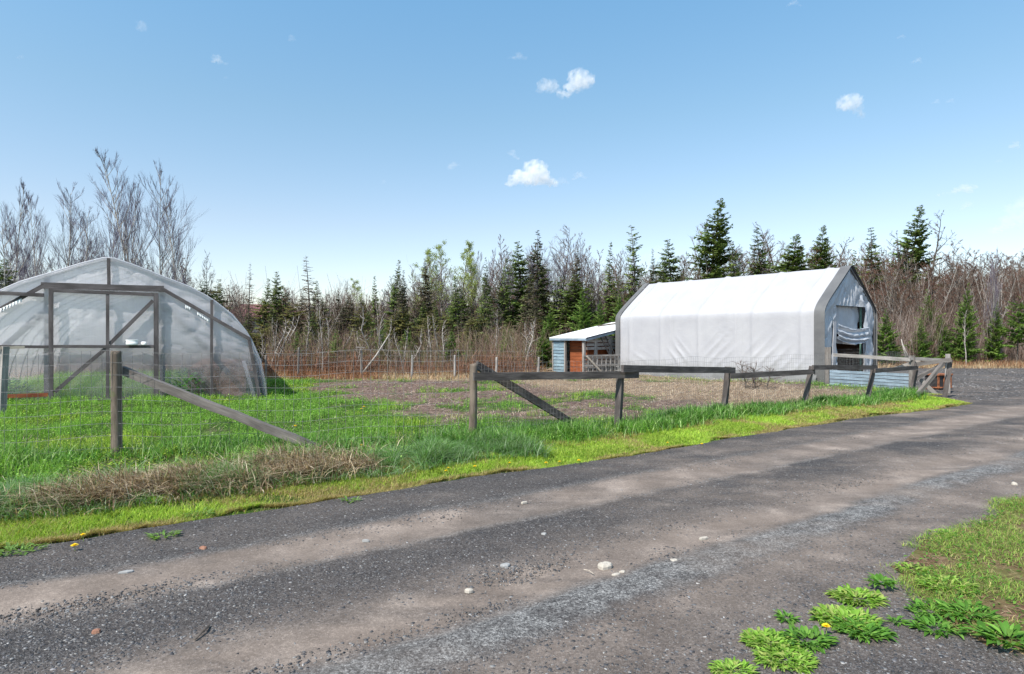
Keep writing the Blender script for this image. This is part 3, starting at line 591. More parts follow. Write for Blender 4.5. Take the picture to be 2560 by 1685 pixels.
def leafy(name, u, v, r, h, n, label, cat='plant', base=(.06, .16, .05), world=None, lsz=.10):
    az = rng.uniform(0, 2 * np.pi, n); rr_ = r * np.sqrt(rng.random(n)); z = h * rng.random(n) ** .8 * (1 - .5 * (rr_ / r) ** 2)
    d = np.stack([np.cos(az), np.sin(az), rng.uniform(-.2, .7, n)], -1); b = np.stack([rr_ * np.cos(az), rr_ * np.sin(az), z], -1)
    s_ = np.stack([-np.sin(az), np.cos(az), np.zeros(n)], -1); L = (lsz * rng.uniform(.6, 1.4, n))[:, None]
    V = np.stack([b, b + d * L * .5 + s_ * L * .3, b + d * L, b + d * L * .5 - s_ * L * .3], 1).reshape(-1, 3)
    o = link(name, npmesh(name, V, (np.arange(n) * 4)[:, None] + np.array([[0, 1, 2, 3]]), cols=np.repeat(palette(n, [base, tuple(c * 1.5 for c in base)], .2), 4, axis=0)), M['leaves'])
    o.location = world or ghp(u, v); tag(o, label, cat); return o
leafy('leafy_plant', 1.75, .45, .55, .75, 900, 'blurred green bushy plant inside the greenhouse right of its door')
leafy('leafy_plant', -2.3, .6, .6, .6, 900, 'green leafy plant inside the greenhouse behind the rust-red board')
n = 24000; u = rng.uniform(-3.2, 1.6, n); v = rng.uniform(.25, 9, n); gx, gy, _ = ghp(u, v)
blades('greenhouse_grass', gx, gy, height(gx, gy), rng.uniform(.1, .5, n), rng.uniform(.01, .025, n), rng.uniform(.1, 1, n), palette(n, [(.24, .42, .06), (.34, .45, .10), (.18, .38, .06)], .2), M['grass'], 'yellow-green growth on the greenhouse floor', 2)

# ================================================================ fabric garage
ga = empty('fabric_garage', (GA[0], GA[1], 0), math.atan2(GE[1], GE[0]))
tag(ga, 'white fabric portable garage with grey edge bands and a gable end opening', 'garage')
W_, L_ = 3.9, 9.0; EV, RG = 2.42, 4.02
gp = [(0.0, -.05), (0, .8), (0, 1.6), (0, 2.32), (.02, 2.46), (.10, 2.585), (.28, 2.76), (.8, 3.17), (1.4, 3.62), (1.88, 3.985), (1.95, 4.02)]
gpu = np.array([a for a, b in gp] + [W_ - a for a, b in gp[-2::-1]]); gpz = np.array([b for a, b in gp] + [b for a, b in gp[-2::-1]])
tq = np.r_[0, np.cumsum(np.hypot(np.diff(gpu), np.diff(gpz)))]
def white_fabric(name, c1, c2, tr):
    k = NT(name); p = k.pos(); f1 = k.noise(p, 1.5, 5); f2 = k.noise(k.mapping(p, (1, 1.4, 2.2), (.7, 0, 0)), 2.4, 4, .5, 1.5)
    cc = k.ramp(f1, [(.35, c1), (.65, c2)]); sz3 = k.n('ShaderNodeSeparateXYZ'); k.l(p, sz3.inputs[0])
    st_ = k.math('MULTIPLY', k.ramp(k.math('SUBTRACT', sz3.outputs[2], k.math('MULTIPLY', k.noise(k.mapping(p, (3, 3, .5)), 2, 5, .7), .9)), [(-.0, .5), (.25, 0.0)]), .6)
    streak = k.ramp(k.noise(k.mapping(p, (1, 5, .35)), 1.6, 5, .65), [(.58, 0.0), (.72, .12)]); cc = k.mix(k.math('ADD', st_, streak, True), cc, (c1[0] * .55, c1[1] * .55, c1[2] * .45))
    d = k.bsdf(cc, .55, k.bump(f2, .10, .05), spec=.3, done=False); t = k.n('ShaderNodeBsdfTranslucent'); k.l(cc, t.inputs[0])
    m = k.n('ShaderNodeMixShader'); m.inputs[0].default_value = tr; k.l(d, m.inputs[1]); k.l(t.outputs[0], m.inputs[2]); k.l(m.outputs[0], k.out.inputs[0]); return k.m
wf = white_fabric('white_fabric', (.35, .35, .378), (.385, .385, .41), .02); gf = white_fabric('grey_fabric', (.10, .10, .105), (.14, .14, .143), .03); gf2 = white_fabric('light_grey_fabric', (.46, .48, .53), (.58, .60, .65), .18)
def shell(name, v0, v1, nv_, off, mat, wr=1.0, seed=300):
    ts = np.linspace(0, tq[-1], 150); U = np.interp(ts, tq, gpu); Zp = np.interp(ts, tq, gpz); vs2 = np.linspace(v0, v1, nv_)
    A, B = np.meshgrid(np.arange(150), vs2); u = U[A]; z = Zp[A]
    du = np.gradient(U, ts); dz = np.gradient(Zp, ts); nx_ = -dz[A]; nz_ = du[A]; ln = np.hypot(nx_, nz_) + 1e-9; nx_, nz_ = nx_ / ln, nz_ / ln
    side = (z < 2.5)
    ribs = np.zeros_like(B)
    for rv in (.75, 2.5, 4.75, 6.55, 8.2): ribs += np.exp(-((B - rv) / .10) ** 2)
    sagv = -.045 * (1 - np.clip(ribs, 0, 1)) * (.4 + .6 * np.sin(np.clip(z, 0, 2.5) / 2.5 * np.pi) ** .5 * side + .5 * (~side))
    wv = np.zeros_like(B)
    for (vc, zc, ang, amp, wl, sx, sz_) in ((2.0, .95, .8, .045, .22, .75, .65), (3.9, 1.05, .75, .05, .20, .55, .6), (5.6, 1.0, -.8, .035, .2, .4, .5), (5.9, .8, -.9, .035, .25, .4, .5), (7.6, .75, -.5, .03, .25, .6, .4), (3.6, 1.7, .2, .02, .12, .3, .35), (1.0, .5, .9, .03, .25, .7, .5)):
        rx = (B - vc); rz = (z - zc); a = rx * math.sin(ang) + rz * math.cos(ang); ph = a + .05 * fbm(rx * 3, rz * 3, seed + 9, 2)
        wv += .95 * amp * fbm(rx * 1.7 + vc, rz * 1.7, seed + 2, 2) * 1.6 * (1 - np.abs(np.sin(ph / (wl * 1.5) * np.pi))) ** 2 * np.exp(-(rx / sx) ** 2 - (rz / sz_) ** 2)
    wv *= (u < .05)
    wv -= .012 * np.exp(-((z - 1.45) / .012) ** 2) * (u < .05)
    for vc in (3.2, 6.1): wv += .008 * np.sign(B - vc) * np.exp(-((B - vc) / .05) ** 2) * side
    roofw = .03 * (fbm(B * 1.6 + u * 1.1, u * .5, seed + 4, 3) - .5) * (z > 2.7) + .02 * np.exp(-(((B + u * .2) % 2.1 - 1) / .03) ** 2) * (z > 2.8) * (fbm(B * .4, u, 8, 2) > .5)
    bot = .05 * (fbm(B * 2.2, z * 3, seed + 6, 3) - .5) * sstep(.5, 0, z)
    dsp = off + wr * (sagv + wv + roofw + bot) + .012 * (fbm(B * 1.1, ts[A] * 1.4, seed, 3) - .5)
    V = np.stack([u + nx_ * dsp, B, z + nz_ * dsp], -1).reshape(-1, 3); idx = np.arange(A.size).reshape(A.shape)
    return link(name, npmesh(name, V, np.stack([idx[:-1, :-1], idx[:-1, 1:], idx[1:, 1:], idx[1:, :-1]], -1).reshape(-1, 4), smooth=True), mat, ga)
shell('white_cover', .27, 8.80, 300, .045, wf); shell('grey_band', -.02, .33, 30, .06, gf, .3); shell('grey_band', 8.76, 9.02, 20, .06, gf, .3)
# grey skirt strip along the bottom of the long side
A, B = np.meshgrid(np.linspace(.2, 8.9, 120), np.linspace(0, 1, 8)); V = np.stack([-.125 - .10 * (1 - B) - .05 * fbm(A * 2, B * 3, 5, 3), A, -.06 + B * (.38 + .14 * fbm(A * .7, A * 0, 12, 2))], -1).reshape(-1, 3); idx = np.arange(A.size).reshape(A.shape)
link('bottom_skirt', npmesh('bottom_skirt', V, np.stack([idx[:-1, :-1], idx[:-1, 1:], idx[1:, 1:], idx[1:, :-1]], -1).reshape(-1, 4), smooth=True), white_fabric('skirt_fabric', (.15, .15, .155), (.24, .24, .25), .02), ga)
# gable fabric with the door opening cut out
def gable_z(u): return np.interp(np.minimum(u, W_ - u), [a for a, b in gp[3:]], [b for a, b in gp[3:]]) - .03
D0, D1, DT = .97, 3.08, 2.66
def gable_panel(name, u0, u1, zf0, zf1, vpos, mat, nu=60, nz=90, amp=.07, seed=330, par=None):
    A, B = np.meshgrid(np.linspace(u0, u1, nu), np.linspace(0, 1, nz)); z0 = zf0(A); z1 = zf1(A); Zc = z0 + (z1 - z0) * B
    cx = W_ / 2; rad = np.arctan2(A - cx, np.maximum(3.95 - Zc, .05)); rd = np.hypot(A - cx, 3.95 - Zc)
    w_ = amp * (np.abs(np.sin(rad * 13 + 2.5 * fbm(A * 1.3, Zc * 1.1, seed, 3))) - .6) * sstep(.1, .8, rd) * .6 + amp * 1.2 * (fbm(A * 3.5, Zc * 1.4, seed + 5, 4) - .5)
    w_ += amp * .7 * (1 - np.abs(2 * fbm(A * 2.6 + Zc * .8, Zc * 1.2 - A * 1.5, seed + 8, 3) - 1)) ** 5
    V = np.stack([A, vpos + w_, Zc], -1).reshape(-1, 3); idx = np.arange(A.size).reshape(A.shape)
    return link(name, npmesh(name, V, np.stack([idx[:-1, :-1], idx[:-1, 1:], idx[1:, 1:], idx[1:, :-1]], -1).reshape(-1, 4), smooth=True), mat, par or ga)
gable_panel('gable_sheet', .04, D0, lambda a: a * 0 - .03, gable_z, .045, gf2, 40, 110)
gable_panel('gable_sheet', D1, W_ - .04, lambda a: a * 0 - .03, gable_z, .045, gf2, 34, 110, seed=340)
gable_panel('gable_sheet', D0, D1, lambda a: a * 0 + DT, gable_z, .045, gf2, 70, 60, seed=330)
# roll-up door: hanging panel, bunched roll, loose hem
dr = empty('door_curtain'); dr.parent = ga
gable_panel('curtain_panel', D0 + .05, D1 - .03, lambda a: a * 0 + 1.75 - .05 * np.sin((a - 1) * 1.4), lambda a: a * 0 + DT, .24, gf2, 60, 60, .05, 350, dr)
A, B = np.meshgrid(np.linspace(D0 + .02, D1 + .22, 70), np.linspace(0, 1, 60)); dz = 2.02 - B * .52 - .10 * np.sin((A - 1) * 1.5) - .05 * (A - 1)
V = np.stack([A, .12 - .09 * np.abs(np.sin(B * np.pi * 3 + .8 * fbm(A * 1.2, B * 2, 361, 2) * 2)) - .06 * fbm(A * 5, B * 5, 363, 3), dz + .03 * fbm(A * 3, B * 4, 365, 2)], -1).reshape(-1, 3); idx = np.arange(A.size).reshape(A.shape)
link('bunched_roll', npmesh('bunched_roll', V, np.stack([idx[:-1, :-1], idx[:-1, 1:], idx[1:, 1:], idx[1:, :-1]], -1).reshape(-1, 4), smooth=True), gf2, dr)
gable_panel('loose_hem', D0 + .05, D1 - .35, lambda a: a * 0 + 1.40 - .05 * (a - 1), lambda a: a * 0 + 1.62 - .05 * (a - 1), .17, gf2, 30, 14, .03, 370, dr)
MB().bar((D0 - .12, .06, DT - .1), (D0 - .30, .04, 0), .02, .20, up=(1, 0, 0), seg=6, wob=.02).build('white_flap', wf, ga)
MB().bar((D0 + .0, .16, DT), (D0 + .0, .16, 0), .04, .10, up=(1, 0, 0)).build('door_post', M['light_grey_wood'], ga)
MB().bar((D1 + .06, .07, 1.9), (D1 + .02, .07, 0), .02, .16, up=(1, 0, 0), seg=6, wob=.02).build('white_flap', wf, ga)
MB().bar((D1 - .05, .17, DT), (D1 - .05, .17, 0), .04, .07, up=(1, 0, 0)).build('door_post', plain_mat('green_post', (.08, .16, .13), (.14, .24, .2)), ga)
m = MB(); m.tube([(0.03, .05, 0), (.03, .05, 2.35), (.12, .05, 2.55), (.28, .05, 2.74), (1.93, .05, 3.96), (W_ - .28, .05, 2.74), (W_ - .10, .05, 2.55), (W_ - .03, .05, 2.35), (W_ - .03, .05, 0)], .035, 8); m.build('end_frame', M['frame_wood'] if 0 else gf, ga, True)
m = MB()
for v in (2.5, 4.75, 6.55): m.tube([(0.04, v, 0), (.04, v, 2.35), (.13, v, 2.52), (.28, v, 2.70), (1.95, v, 3.93), (W_ - .28, v, 2.70), (W_ - .05, v, 2.35), (W_ - .05, v, 0)], .03, 6)
m.build('inner_frame', M['wire'], ga)
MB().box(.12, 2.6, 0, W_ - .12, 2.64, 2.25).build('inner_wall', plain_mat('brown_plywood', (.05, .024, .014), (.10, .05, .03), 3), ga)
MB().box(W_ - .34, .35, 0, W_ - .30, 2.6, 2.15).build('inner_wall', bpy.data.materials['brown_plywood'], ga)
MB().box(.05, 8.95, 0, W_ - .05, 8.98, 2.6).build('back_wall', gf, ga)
# poultry wire across the opening
m = MB()
for i in range(26):
    u = D0 + .05 + i * .08
    for j in range(9):
        z = .56 + j * .07; s_ = .04 if (j % 2) else -.04
        m.tube([(u, .20, z), (u + s_, .20, z + .035)], .0025, 3, False); m.tube([(u + s_, .20, z + .035), (u, .20, z + .07)], .0025, 3, False)
m.build('poultry_wire', M['wire'], ga)
MB().bar((D0, .2, .55), (D1, .2, .55), .02, .05).build('wire_rail', M['frame_wood'], ga)
# black bar added to stand for the shaded gap at the band foot
MB().bar((-.03, .02, .10), (-.03, .38, .12), .02, .10).build('gap_patch', M['soot'], ga, bevel=.01)

# ================================================================ blue goat shed behind the garage
SH = math.atan2(.59, .80)
sh = empty('blue_shed', (3.11, 26.3, 0), SH); tag(sh, 'low blue board shed with a white lean-to roof beside the garage', 'shed')
# local: x goes back along the side wall, y positive is to the left (front-left wall), front at x=0
FWD = 2.1
bs = M['blue_shed']
m = MB()
for i in range(10):
    z = i * .145; m.add([(-.035, 1.28, z), (.03, 1.28, z), (.03, FWD, z), (-.035, FWD, z), (-.008, 1.28, z + .143), (.03, 1.28, z + .143), (.03, FWD, z + .143), (-.008, FWD, z + .143)], [(0,3,2,1),(4,5,6,7),(0,1,5,4),(1,2,6,5),(2,3,7,6),(3,0,4,7)], [(1.28, 0, z), (1.28, .1, z), (FWD, .1, z), (FWD, 0, z), (1.28, 0, z + .14), (1.28, .1, z + .14), (FWD, .1, z + .14), (FWD, 0, z + .14)])
m.build('front_boards', bs, sh)
m = MB()
for i in range(10): z = i * .145; m.box(.03, FWD - .03, z, 3.6, FWD, z + .14)
m.build('far_wall', bs, sh)
m = MB()
for i in range(10): z = i * .15; m.box(.30, .14, z, .34, 1.30, z + .14)
m.build('inner_planks', M['orange_wood'], sh)
m = MB()
for i in range(4): z = 1.05 + i * .16; m.box(.1, -.02, z, 3.6, .02, z + .12 )
for i in range(3): m.box(.55 + i * .9, -.03, 0, .72 + i * .9, .015, 1.6)
m.box(2.9, -.02, 0, 3.6, .02, 1.9); m.box(.1, -.02, 0, 3.6, .02, .45)
m.build('side_wall', M['light_grey_wood'], sh)
MB().box(.4, .3, 0, 3.5, .34, 1.5).build('inner_partition', M['orange_wood'], sh)
for (y0, y1) in ((1.22, 1.30), (0, .12), (FWD - .06, FWD + .01)): MB().box(-.045, y0, 0, .05, y1, 1.46).build('corner_post', M['light_grey_wood'], sh)
SL_ = .187
def rake(x): return 1.50 + SL_ * x
m = MB(); x0, x1 = -.14, 3.9
m.add([(x0, -.22, rake(x0) + .10), (x1, -.22, rake(x1) + .10), (x1, FWD + .10, rake(x1) + .10), (x0, FWD + .10, rake(x0) + .10), (x0, -.22, rake(x0) + .07), (x1, -.22, rake(x1) + .07), (x1, FWD + .10, rake(x1) + .07), (x0, FWD + .10, rake(x0) + .07)],
      [(3, 2, 1, 0), (4, 5, 6, 7), (0, 1, 5, 4), (1, 2, 6, 5), (2, 3, 7, 6), (3, 0, 4, 7)])
m.build('roof', plain_mat('white_roof_sheet', (.72, .72, .72), (.8, .8, .79), 3, .5), sh)
m = MB(); m.bar((x0 + .02, -.21, rake(x0) + .02), (x0 + .02, FWD + .09, rake(x0) + .02), .03, .09); m.build('fascia', M['blue_wood'], sh)
m = MB(); m.bar((x0, -.20, rake(x0) - .0), (x1, -.20, rake(x1) - .0), .03, .09); m.build('fascia', M['blue_wood'], sh)
m = MB(); m.bar((x0, -.235, rake(x0) + .075), (x1, -.235, rake(x1) + .075), .02, .05); m.build('roof_edge', plain_mat('dark_flashing', (.03, .035, .06), (.06, .07, .1)), sh)
m = MB(); m.tube([(2.6, 1.9, rake(2.6) + .14), (3.1, 1.0, rake(3.1) + .17), (3.4, .2, rake(3.4) + .15)], .035, 6); 
deb = m.build('fallen_branch', M['bark'], None, True); deb.matrix_world = Matrix.Translation((3.11, 26.3, 0)) @ Matrix.Rotation(SH, 4, 'Z'); tag(deb, 'grey branch lying along the back of the white shed roof', 'branch')
# ladder leaning on the shed
def shp(x, y, z): return Vector((3.11 + x * math.cos(SH) - y * math.sin(SH), 26.3 + x * math.sin(SH) + y * math.cos(SH), z))
lad = empty('step_ladder', tuple(shp(1.6, -.35, 0)), SH); tag(lad, 'dark metal ladder leaning against the grey side of the blue shed', 'ladder')
for s_ in (0, .32): MB().bar((s_, -.1, 0), (s_ - .9, .22, 1.75), .03, .05).build('rail', M['soot'], lad)
for i in range(6):
    t = .12 + i * .15; MB().bar((-.9 * t, -.1 + .32 * t, 1.75 * t), (.32 - .9 * t, -.1 + .32 * t, 1.75 * t), .05, .025).build('rung', M['soot'], lad)
# slatted pen gate in front of it
g0 = P(1459, 930, 25.0); g1 = P(1548, 930, 26.0); g0.z = g1.z = 0
pen = empty('pen_gate', tuple(g0), math.atan2(g1.y - g0.y, g1.x - g0.x)); LL = (g1 - g0).length; tag(pen, 'weathered slatted pen gate with a pale diagonal brace before the shed', 'gate')
for i in range(9): MB().box(i * LL / 8 - .02, -.015, .02, i * LL / 8 + .025, .015, .86).build('slat', M['light_grey_wood'], pen)
for z in (.84, .43, .05): MB().box(-.03, -.04, z - .03, LL + .03, -.018, z + .03).build('rail', M['light_grey_wood'], pen)
MB().bar((.12, -.06, .82), (1.0, -.06, .06), .02, .07).build('brace', M['pale_wood'], pen)
m = MB()
for i in range(5): m.box(.06, .10 + i * .001, .05 + i * .16, LL, .13, .17 + i * .16)
m.build('backing_boards', M['grey_wood'], pen)

# ================================================================ fences
def gz(x, y): return float(height(np.array([x]), np.array([y]))[0])
def post(parent, a, b, r, mat, n=9, name='post', square=False):
    m = MB(); a = Vector(a); b = Vector(b)
    if square: m.bar(a, b, r * 2, r * 2, up=(.56, .83, 0), seg=4, wob=.006)
    else:
        pts = [a.lerp(b, t) + Vector((random.uniform(-.006, .006), random.uniform(-.006, .006), 0)) for t in (0, .2, .4, .6, .8, .97, 1)]; m.tube(pts, [r * 1.08, r * 1.02, r, r * .98, r * .97, r * .96, r * .88], n)
    return m.build(name, mat, parent, not square)
def wires(parent, pts, z0f, z1f, rows, dx, name='wire_mesh', r=.0022, jig=.008, rel=None):
    m = MB(); Pn = [Vector((p[0], p[1], 0)) for p in pts]; L = [0]
    for i in range(len(Pn) - 1): L.append(L[-1] + (Pn[i + 1] - Pn[i]).length)
    xs_ = [p.x for p in Pn]; ys_ = [p.y for p in Pn]
    def at(s_): return float(np.interp(s_, L, xs_)), float(np.interp(s_, L, ys_))
    ns = int(L[-1] / dx); zs = [z0f + (z1f - z0f) * i / rows for i in range(rows + 1)]
    if rel is not None: zs = [z0f + (z1f - z0f) * t for t in rel]
    rr = random.Random(4)
    def sagf(s_): return .02 * math.sin(s_ * 1.7) + .015 * math.sin(s_ * 4.1 + 1)
    for z in zs:
        line = []
        for i in range(0, ns + 1, 2):
            s_ = min(i * dx, L[-1]); x_, y_ = at(s_); line.append((x_, y_, z + sagf(s_)))
        m.tube(line, r, 3, False)
    for i in range(ns + 1):
        s_ = i * dx; x_, y_ = at(s_); o = rr.uniform(-jig, jig); mid = rr.uniform(-jig, jig)
        m.tube([(x_ + o, y_, zs[0] + sagf(s_)), (x_ + mid, y_ + o * .5, (zs[0] + zs[-1]) / 2 + sagf(s_)), (x_ - o, y_, zs[-1] + sagf(s_))], r, 3, False)
    return m.build(name, M['wire'], parent)
# near wire fence: round post, long sloping brace, wire
wfence = empty('wire_fence', (-4.95, 7.7, 0)); wfence.location = (0, 0, 0)
tag(wfence, 'near wire fence on a thick round post with a long sloping brace', 'fence')
post(wfence, P(291, 1185, 7.7), P(290, 877, 7.72), .064, M['post_wood'], 12)
post(wfence, (-9.6, 6.35, -.1), (-9.6, 6.35, 1.42), .06, M['post_wood'], 10)
a = P(303, 921, 7.82); b = P(800, 1122, 8.55)
MB().bar(P(303, 924, 7.80), P(800, 1124, 8.0), .09, .10, seg=7, wob=.010).build('brace', M['grey_wood'], wfence)
wires(wfence, [(-9.6, 6.33), (-4.95, 7.66), (-.56, 8.88)], .04, 1.40, 9, .112)
# pale post with boards left of the greenhouse
lp = empty('gate_post', tuple(Vector((*G(5, 1036), 0)))); lx, ly = G(5, 1036); tag(lp, 'pale leaning post with a short top board at the left edge before the greenhouse', 'post')
lp.location = (0, 0, 0)
post(lp, (lx, ly, -.1), P(14, 866, ly), .055, M['light_grey_wood'], square=True, name='post')
MB().bar(P(-10, 870, ly - .08), P(62, 868, ly + .15), .04, .055).build('top_board', M['pale_wood'], lp)
# rail fence
rf = empty('rail_fence', (0, 0, 0)); tag(rf, 'dark weathered rail fence with leaning posts running beside the driveway', 'fence')
PD = [8.9, 10.1, 12.15, 13.35, 14.75, 16.4, 16.1]
tops = [(1184, 909), (1551, 936), (1821, 917), (2030, 916), (2184, 918), (2292, 908), (2376, 900)]
base = [(1181, 1125), (1543, 1092), (1808, 1050), (2004, 1038), (2165, 1020), (2277, 1000), (2361, 1000)]
for i, (t, b_, d) in enumerate(zip(tops, base, PD)):
    mt = M['post_wood'] if i == 0 else M['dark_wood']
    post(rf, P(b_[0], b_[1], d + .02), P(t[0], t[1], d + (.05 if i else 0)), [.058, .05, .05, .05, .052, .055, .055][i], mt, square=i > 0)
def rail(a, b, h, mat=M['dark_wood'], th=.05, par=rf, name='rail'): return MB().bar(a, b, th, h, seg=5, wob=.004).build(name, mat, par)
rail(P(1184, 942, 8.80), P(1595, 936, 10.25), .115); rail(P(1556, 921, 9.98), P(1836, 926, 12.15), .115)
rail(P(1824, 940, 12.02), P(2036, 929, 13.3), .105); rail(P(2032, 918, 13.22), P(2192, 919, 14.75), .10)
rail(P(2186, 927, 14.62), P(2292, 919, 16.3), .10); rail(P(2291, 911, 16.2), P(2378, 899, 16.0), .10, M['grey_wood'])
MB().bar(P(1190, 912, 9.0), P(1476, 1085, 10.2), .07, .115, seg=5, wob=.006).build('brace', M['dark_wood'], rf)
MB().bar(P(2358, 907, 15.95), P(2286, 996, 15.6), .08, .09, seg=4, wob=.005).build('brace', M['grey_wood'], rf)
fp = [(FENCE[2][0], FENCE[2][1])] + [tuple(P(b_[0], b_[1], d)[:2]) for b_, d in zip(base[1:6], PD[1:6])]
fp = [(x_ - .0, y_ + .03) for x_, y_ in fp]
wires(rf, fp, .05, 1.20, 14, .062, r=.0017, rel=[0, .06, .12, .18, .24, .30, .37, .44, .52, .6, .68, .76, .84, .92, 1])
# second fence with the low blue board wall
bf = empty('board_fence', (0, 0, 0)); tag(bf, 'low blue board wall under a grey rail between two posts', 'fence')
A0 = Vector((9.93, 19.35, 0)); A1 = Vector(((2280 - 1280) / F * 17.2, 17.2, 0))
post(bf, A0 + Vector((0, 0, -.1)), A0 + Vector((0, 0, 1.28)), .085, M['grey_wood'], square=True); post(bf, A1 + Vector((0, 0, -.1)), A1 + Vector((0, 0, 1.08)), .075, M['grey_wood'], square=True)
for i in range(6):
    o = Vector((0, 0, .045 + i * .098)); s_ = Vector((-.06, -.02, 0))
    if i == 0: MB().bar(A0 + Vector((-.025, -.1, .29)), A1 + Vector((-.0, .07, .29)), .01, .55).build('dark_backing', M['soot'], bf)  # black sheet added behind the boards so the gaps between them look shaded
    MB().bar(A0 + o + s_ + Vector((.05, -.1, 0)), A1 + o + s_ + Vector((-.0, .06, 0)), .02, .083 - .003 * (i % 2), seg=3, wob=.003).build('board', M['blue_wood'], bf)
A2 = P(2369, 890, 17.4); A2.z = 0
rail(P(2084, 887, 19.2), P(2276, 899, 17.1), .10, M['light_grey_wood'], .04, bf); 
post(bf, A2 + Vector((0, 0, -.1)), A2 + Vector((0, 0, 1.12)), .06, M['light_grey_wood'], square=True)
rail(P(2274, 896, 17.12), P(2369, 901, 17.3), .09, M['light_grey_wood'], .04, bf)
MB().bar(P(2235, 922, 17.6), P(2300, 900, 17.3), .04, .08).build('brace', M['light_grey_wood'], bf)
MB().bar(P(2290, 946, 17.2), P(2362, 908, 17.4), .05, .09).build('brace', M['grey_wood'], bf)
MB().bar(P(2300, 948, 17.35), P(2347, 992, 17.1), .04, .10).build('brace', M['light_grey_wood'], bf)
# rusty wood stove
st = empty('wood_stove', (0, 0, 0)); sx, sy = G(2344, 974); tag(st, 'rusty iron wood stove with black side panels standing beyond the gate', 'stove')
st.location = (sx, sy, 0); st.rotation_euler = (0, 0, R(20))
MB().box(-.27, -.2, .10, .27, .2, .44).build('body', M['soot'], st, bevel=.01); MB().box(-.32, -.25, .44, .32, .25, .49).build('top_plate', M['rust'], st, bevel=.01)
for x_ in (-.26, -.0, .26): MB().box(x_ - .035, -.225, .10, x_ + .035, -.20, .44).build('rib', M['rust'], st)
MB().box(-.30, -.24, .06, .30, .22, .10).build('base_plate', M['rust'], st, bevel=.008)
m = MB(); m.tube([(.14 + .08 * math.cos(a), -.23, .26 + .10 * math.sin(a)) for a in np.linspace(0, math.pi, 9)], .012, 6); m.build('door_handle', M['rust'], st, True)
for x_ in (-.24, .24):
    for y_ in (-.18, .16): MB().bar((x_, y_, .07), (x_ * 1.1, y_ * 1.1, -.02), .03, .03, up=(1, 0, 0)).build('leg', M['rust'], st)
# back garden fence
bk = empty('garden_fence', (0, 0, 0)); tag(bk, 'thin-posted wire fence along the back of the garden', 'fence')
bpx = [(665, 888, 940), (745, 869, 941), (903, 872, 944), (1029, 888, 944), (1137, 888, 944), (1240, 893, 944), (1345, 893, 942)]
for px_, t_, b_ in bpx:
    post(bk, P(px_, b_ + 3, 24.1), P(px_ + random.choice((-1, 0, 2, 4)), t_, 24.15), .045, M['light_grey_wood'] if px_ > 1000 else M['grey_wood'], 7)
MB().bar(P(890, 868, 24.0), P(912, 869, 24.0), .05, .05).build('cross_piece', M['grey_wood'], bk)
wires(bk, [(-9.8, 24.1), (1.3, 24.1)], .1, 1.05, 5, .22, r=.0025)

# ================================================================ far house
hs = empty('house', (-30.5, 66, 0), R(14)); tag(hs, 'distant grey house with a dark red roof behind the greenhouse', 'house')
MB().box(0, 0, 0, 7.5, 6, 3.9).build('wall', plain_mat('grey_siding', (.20, .19, .21), (.26, .25, .27), 2), hs)
MB().add([(-.4, -.5, 3.8), (8, -.5, 3.8), (8, 6.5, 3.8), (-.4, 6.5, 3.8), (.8, 3, 5.3), (5.9, 3, 5.3)], [(0, 1, 5, 4), (1, 2, 5), (2, 3, 4, 5), (3, 0, 4), (3, 2, 1, 0)]).build('roof', plain_mat('red_roof', (.16, .06, .065), (.22, .10, .10), 4), hs)
m = MB(); m.box(5.6, -.04, 1.6, 6.6, .02, 2.9); m.build('window', M['soot'], hs)

# ================================================================ trees
def segs_mesh(name, P0, P1, R0, R1, sides, cols, mat, parent=None, extra=None):
    P0 = np.asarray(P0, float); P1 = np.asarray(P1, float); n = len(P0); d = P1 - P0; d /= (np.linalg.norm(d, axis=1)[:, None] + 1e-9)
    ref = np.where(np.abs(d[:, 2:3]) < .9, np.array([[0, 0, 1.]]), np.array([[1., 0, 0]])); u = np.cross(d, ref); u /= (np.linalg.norm(u, axis=1)[:, None] + 1e-9); v = np.cross(d, u)
    R0 = np.asarray(R0)[:, None]; R1 = np.asarray(R1)[:, None]
    if sides == 1:
        a = rng.uniform(0, np.pi, n)[:, None]; w_ = u * np.cos(a) + v * np.sin(a)
        V = np.stack([P0 - w_ * R0, P0 + w_ * R0, P1 + w_ * R1, P1 - w_ * R1], 1).reshape(-1, 3); Q = (np.arange(n) * 4)[:, None] + np.array([[0, 1, 2, 3]]); m_ = 4
    else:
        L = []
        for Pp, Rr in ((P0, R0), (P1, R1)):
            for k_ in range(sides):
                a = 2 * np.pi * k_ / sides; L.append(Pp + (u * math.cos(a) + v * math.sin(a)) * Rr)
        V = np.stack(L, 1).reshape(-1, 3); b = (np.arange(n) * 2 * sides)[:, None]
        Q = np.concatenate([b + np.array([[i, (i + 1) % sides, sides + (i + 1) % sides, sides + i]]) for i in range(sides)], 0); m_ = 2 * sides
    c = None if cols is None else np.repeat(np.asarray(cols), m_, axis=0)
    if extra is not None:
        V2, Q2, c2 = extra; Q = np.concatenate([Q, Q2 + len(V)], 0); V = np.concatenate([V, V2], 0); c = np.concatenate([c, c2], 0)
    return npmesh(name, V, Q, cols=c, smooth=sides > 3)
def norm(v): return v / (np.linalg.norm(v) + 1e-9)
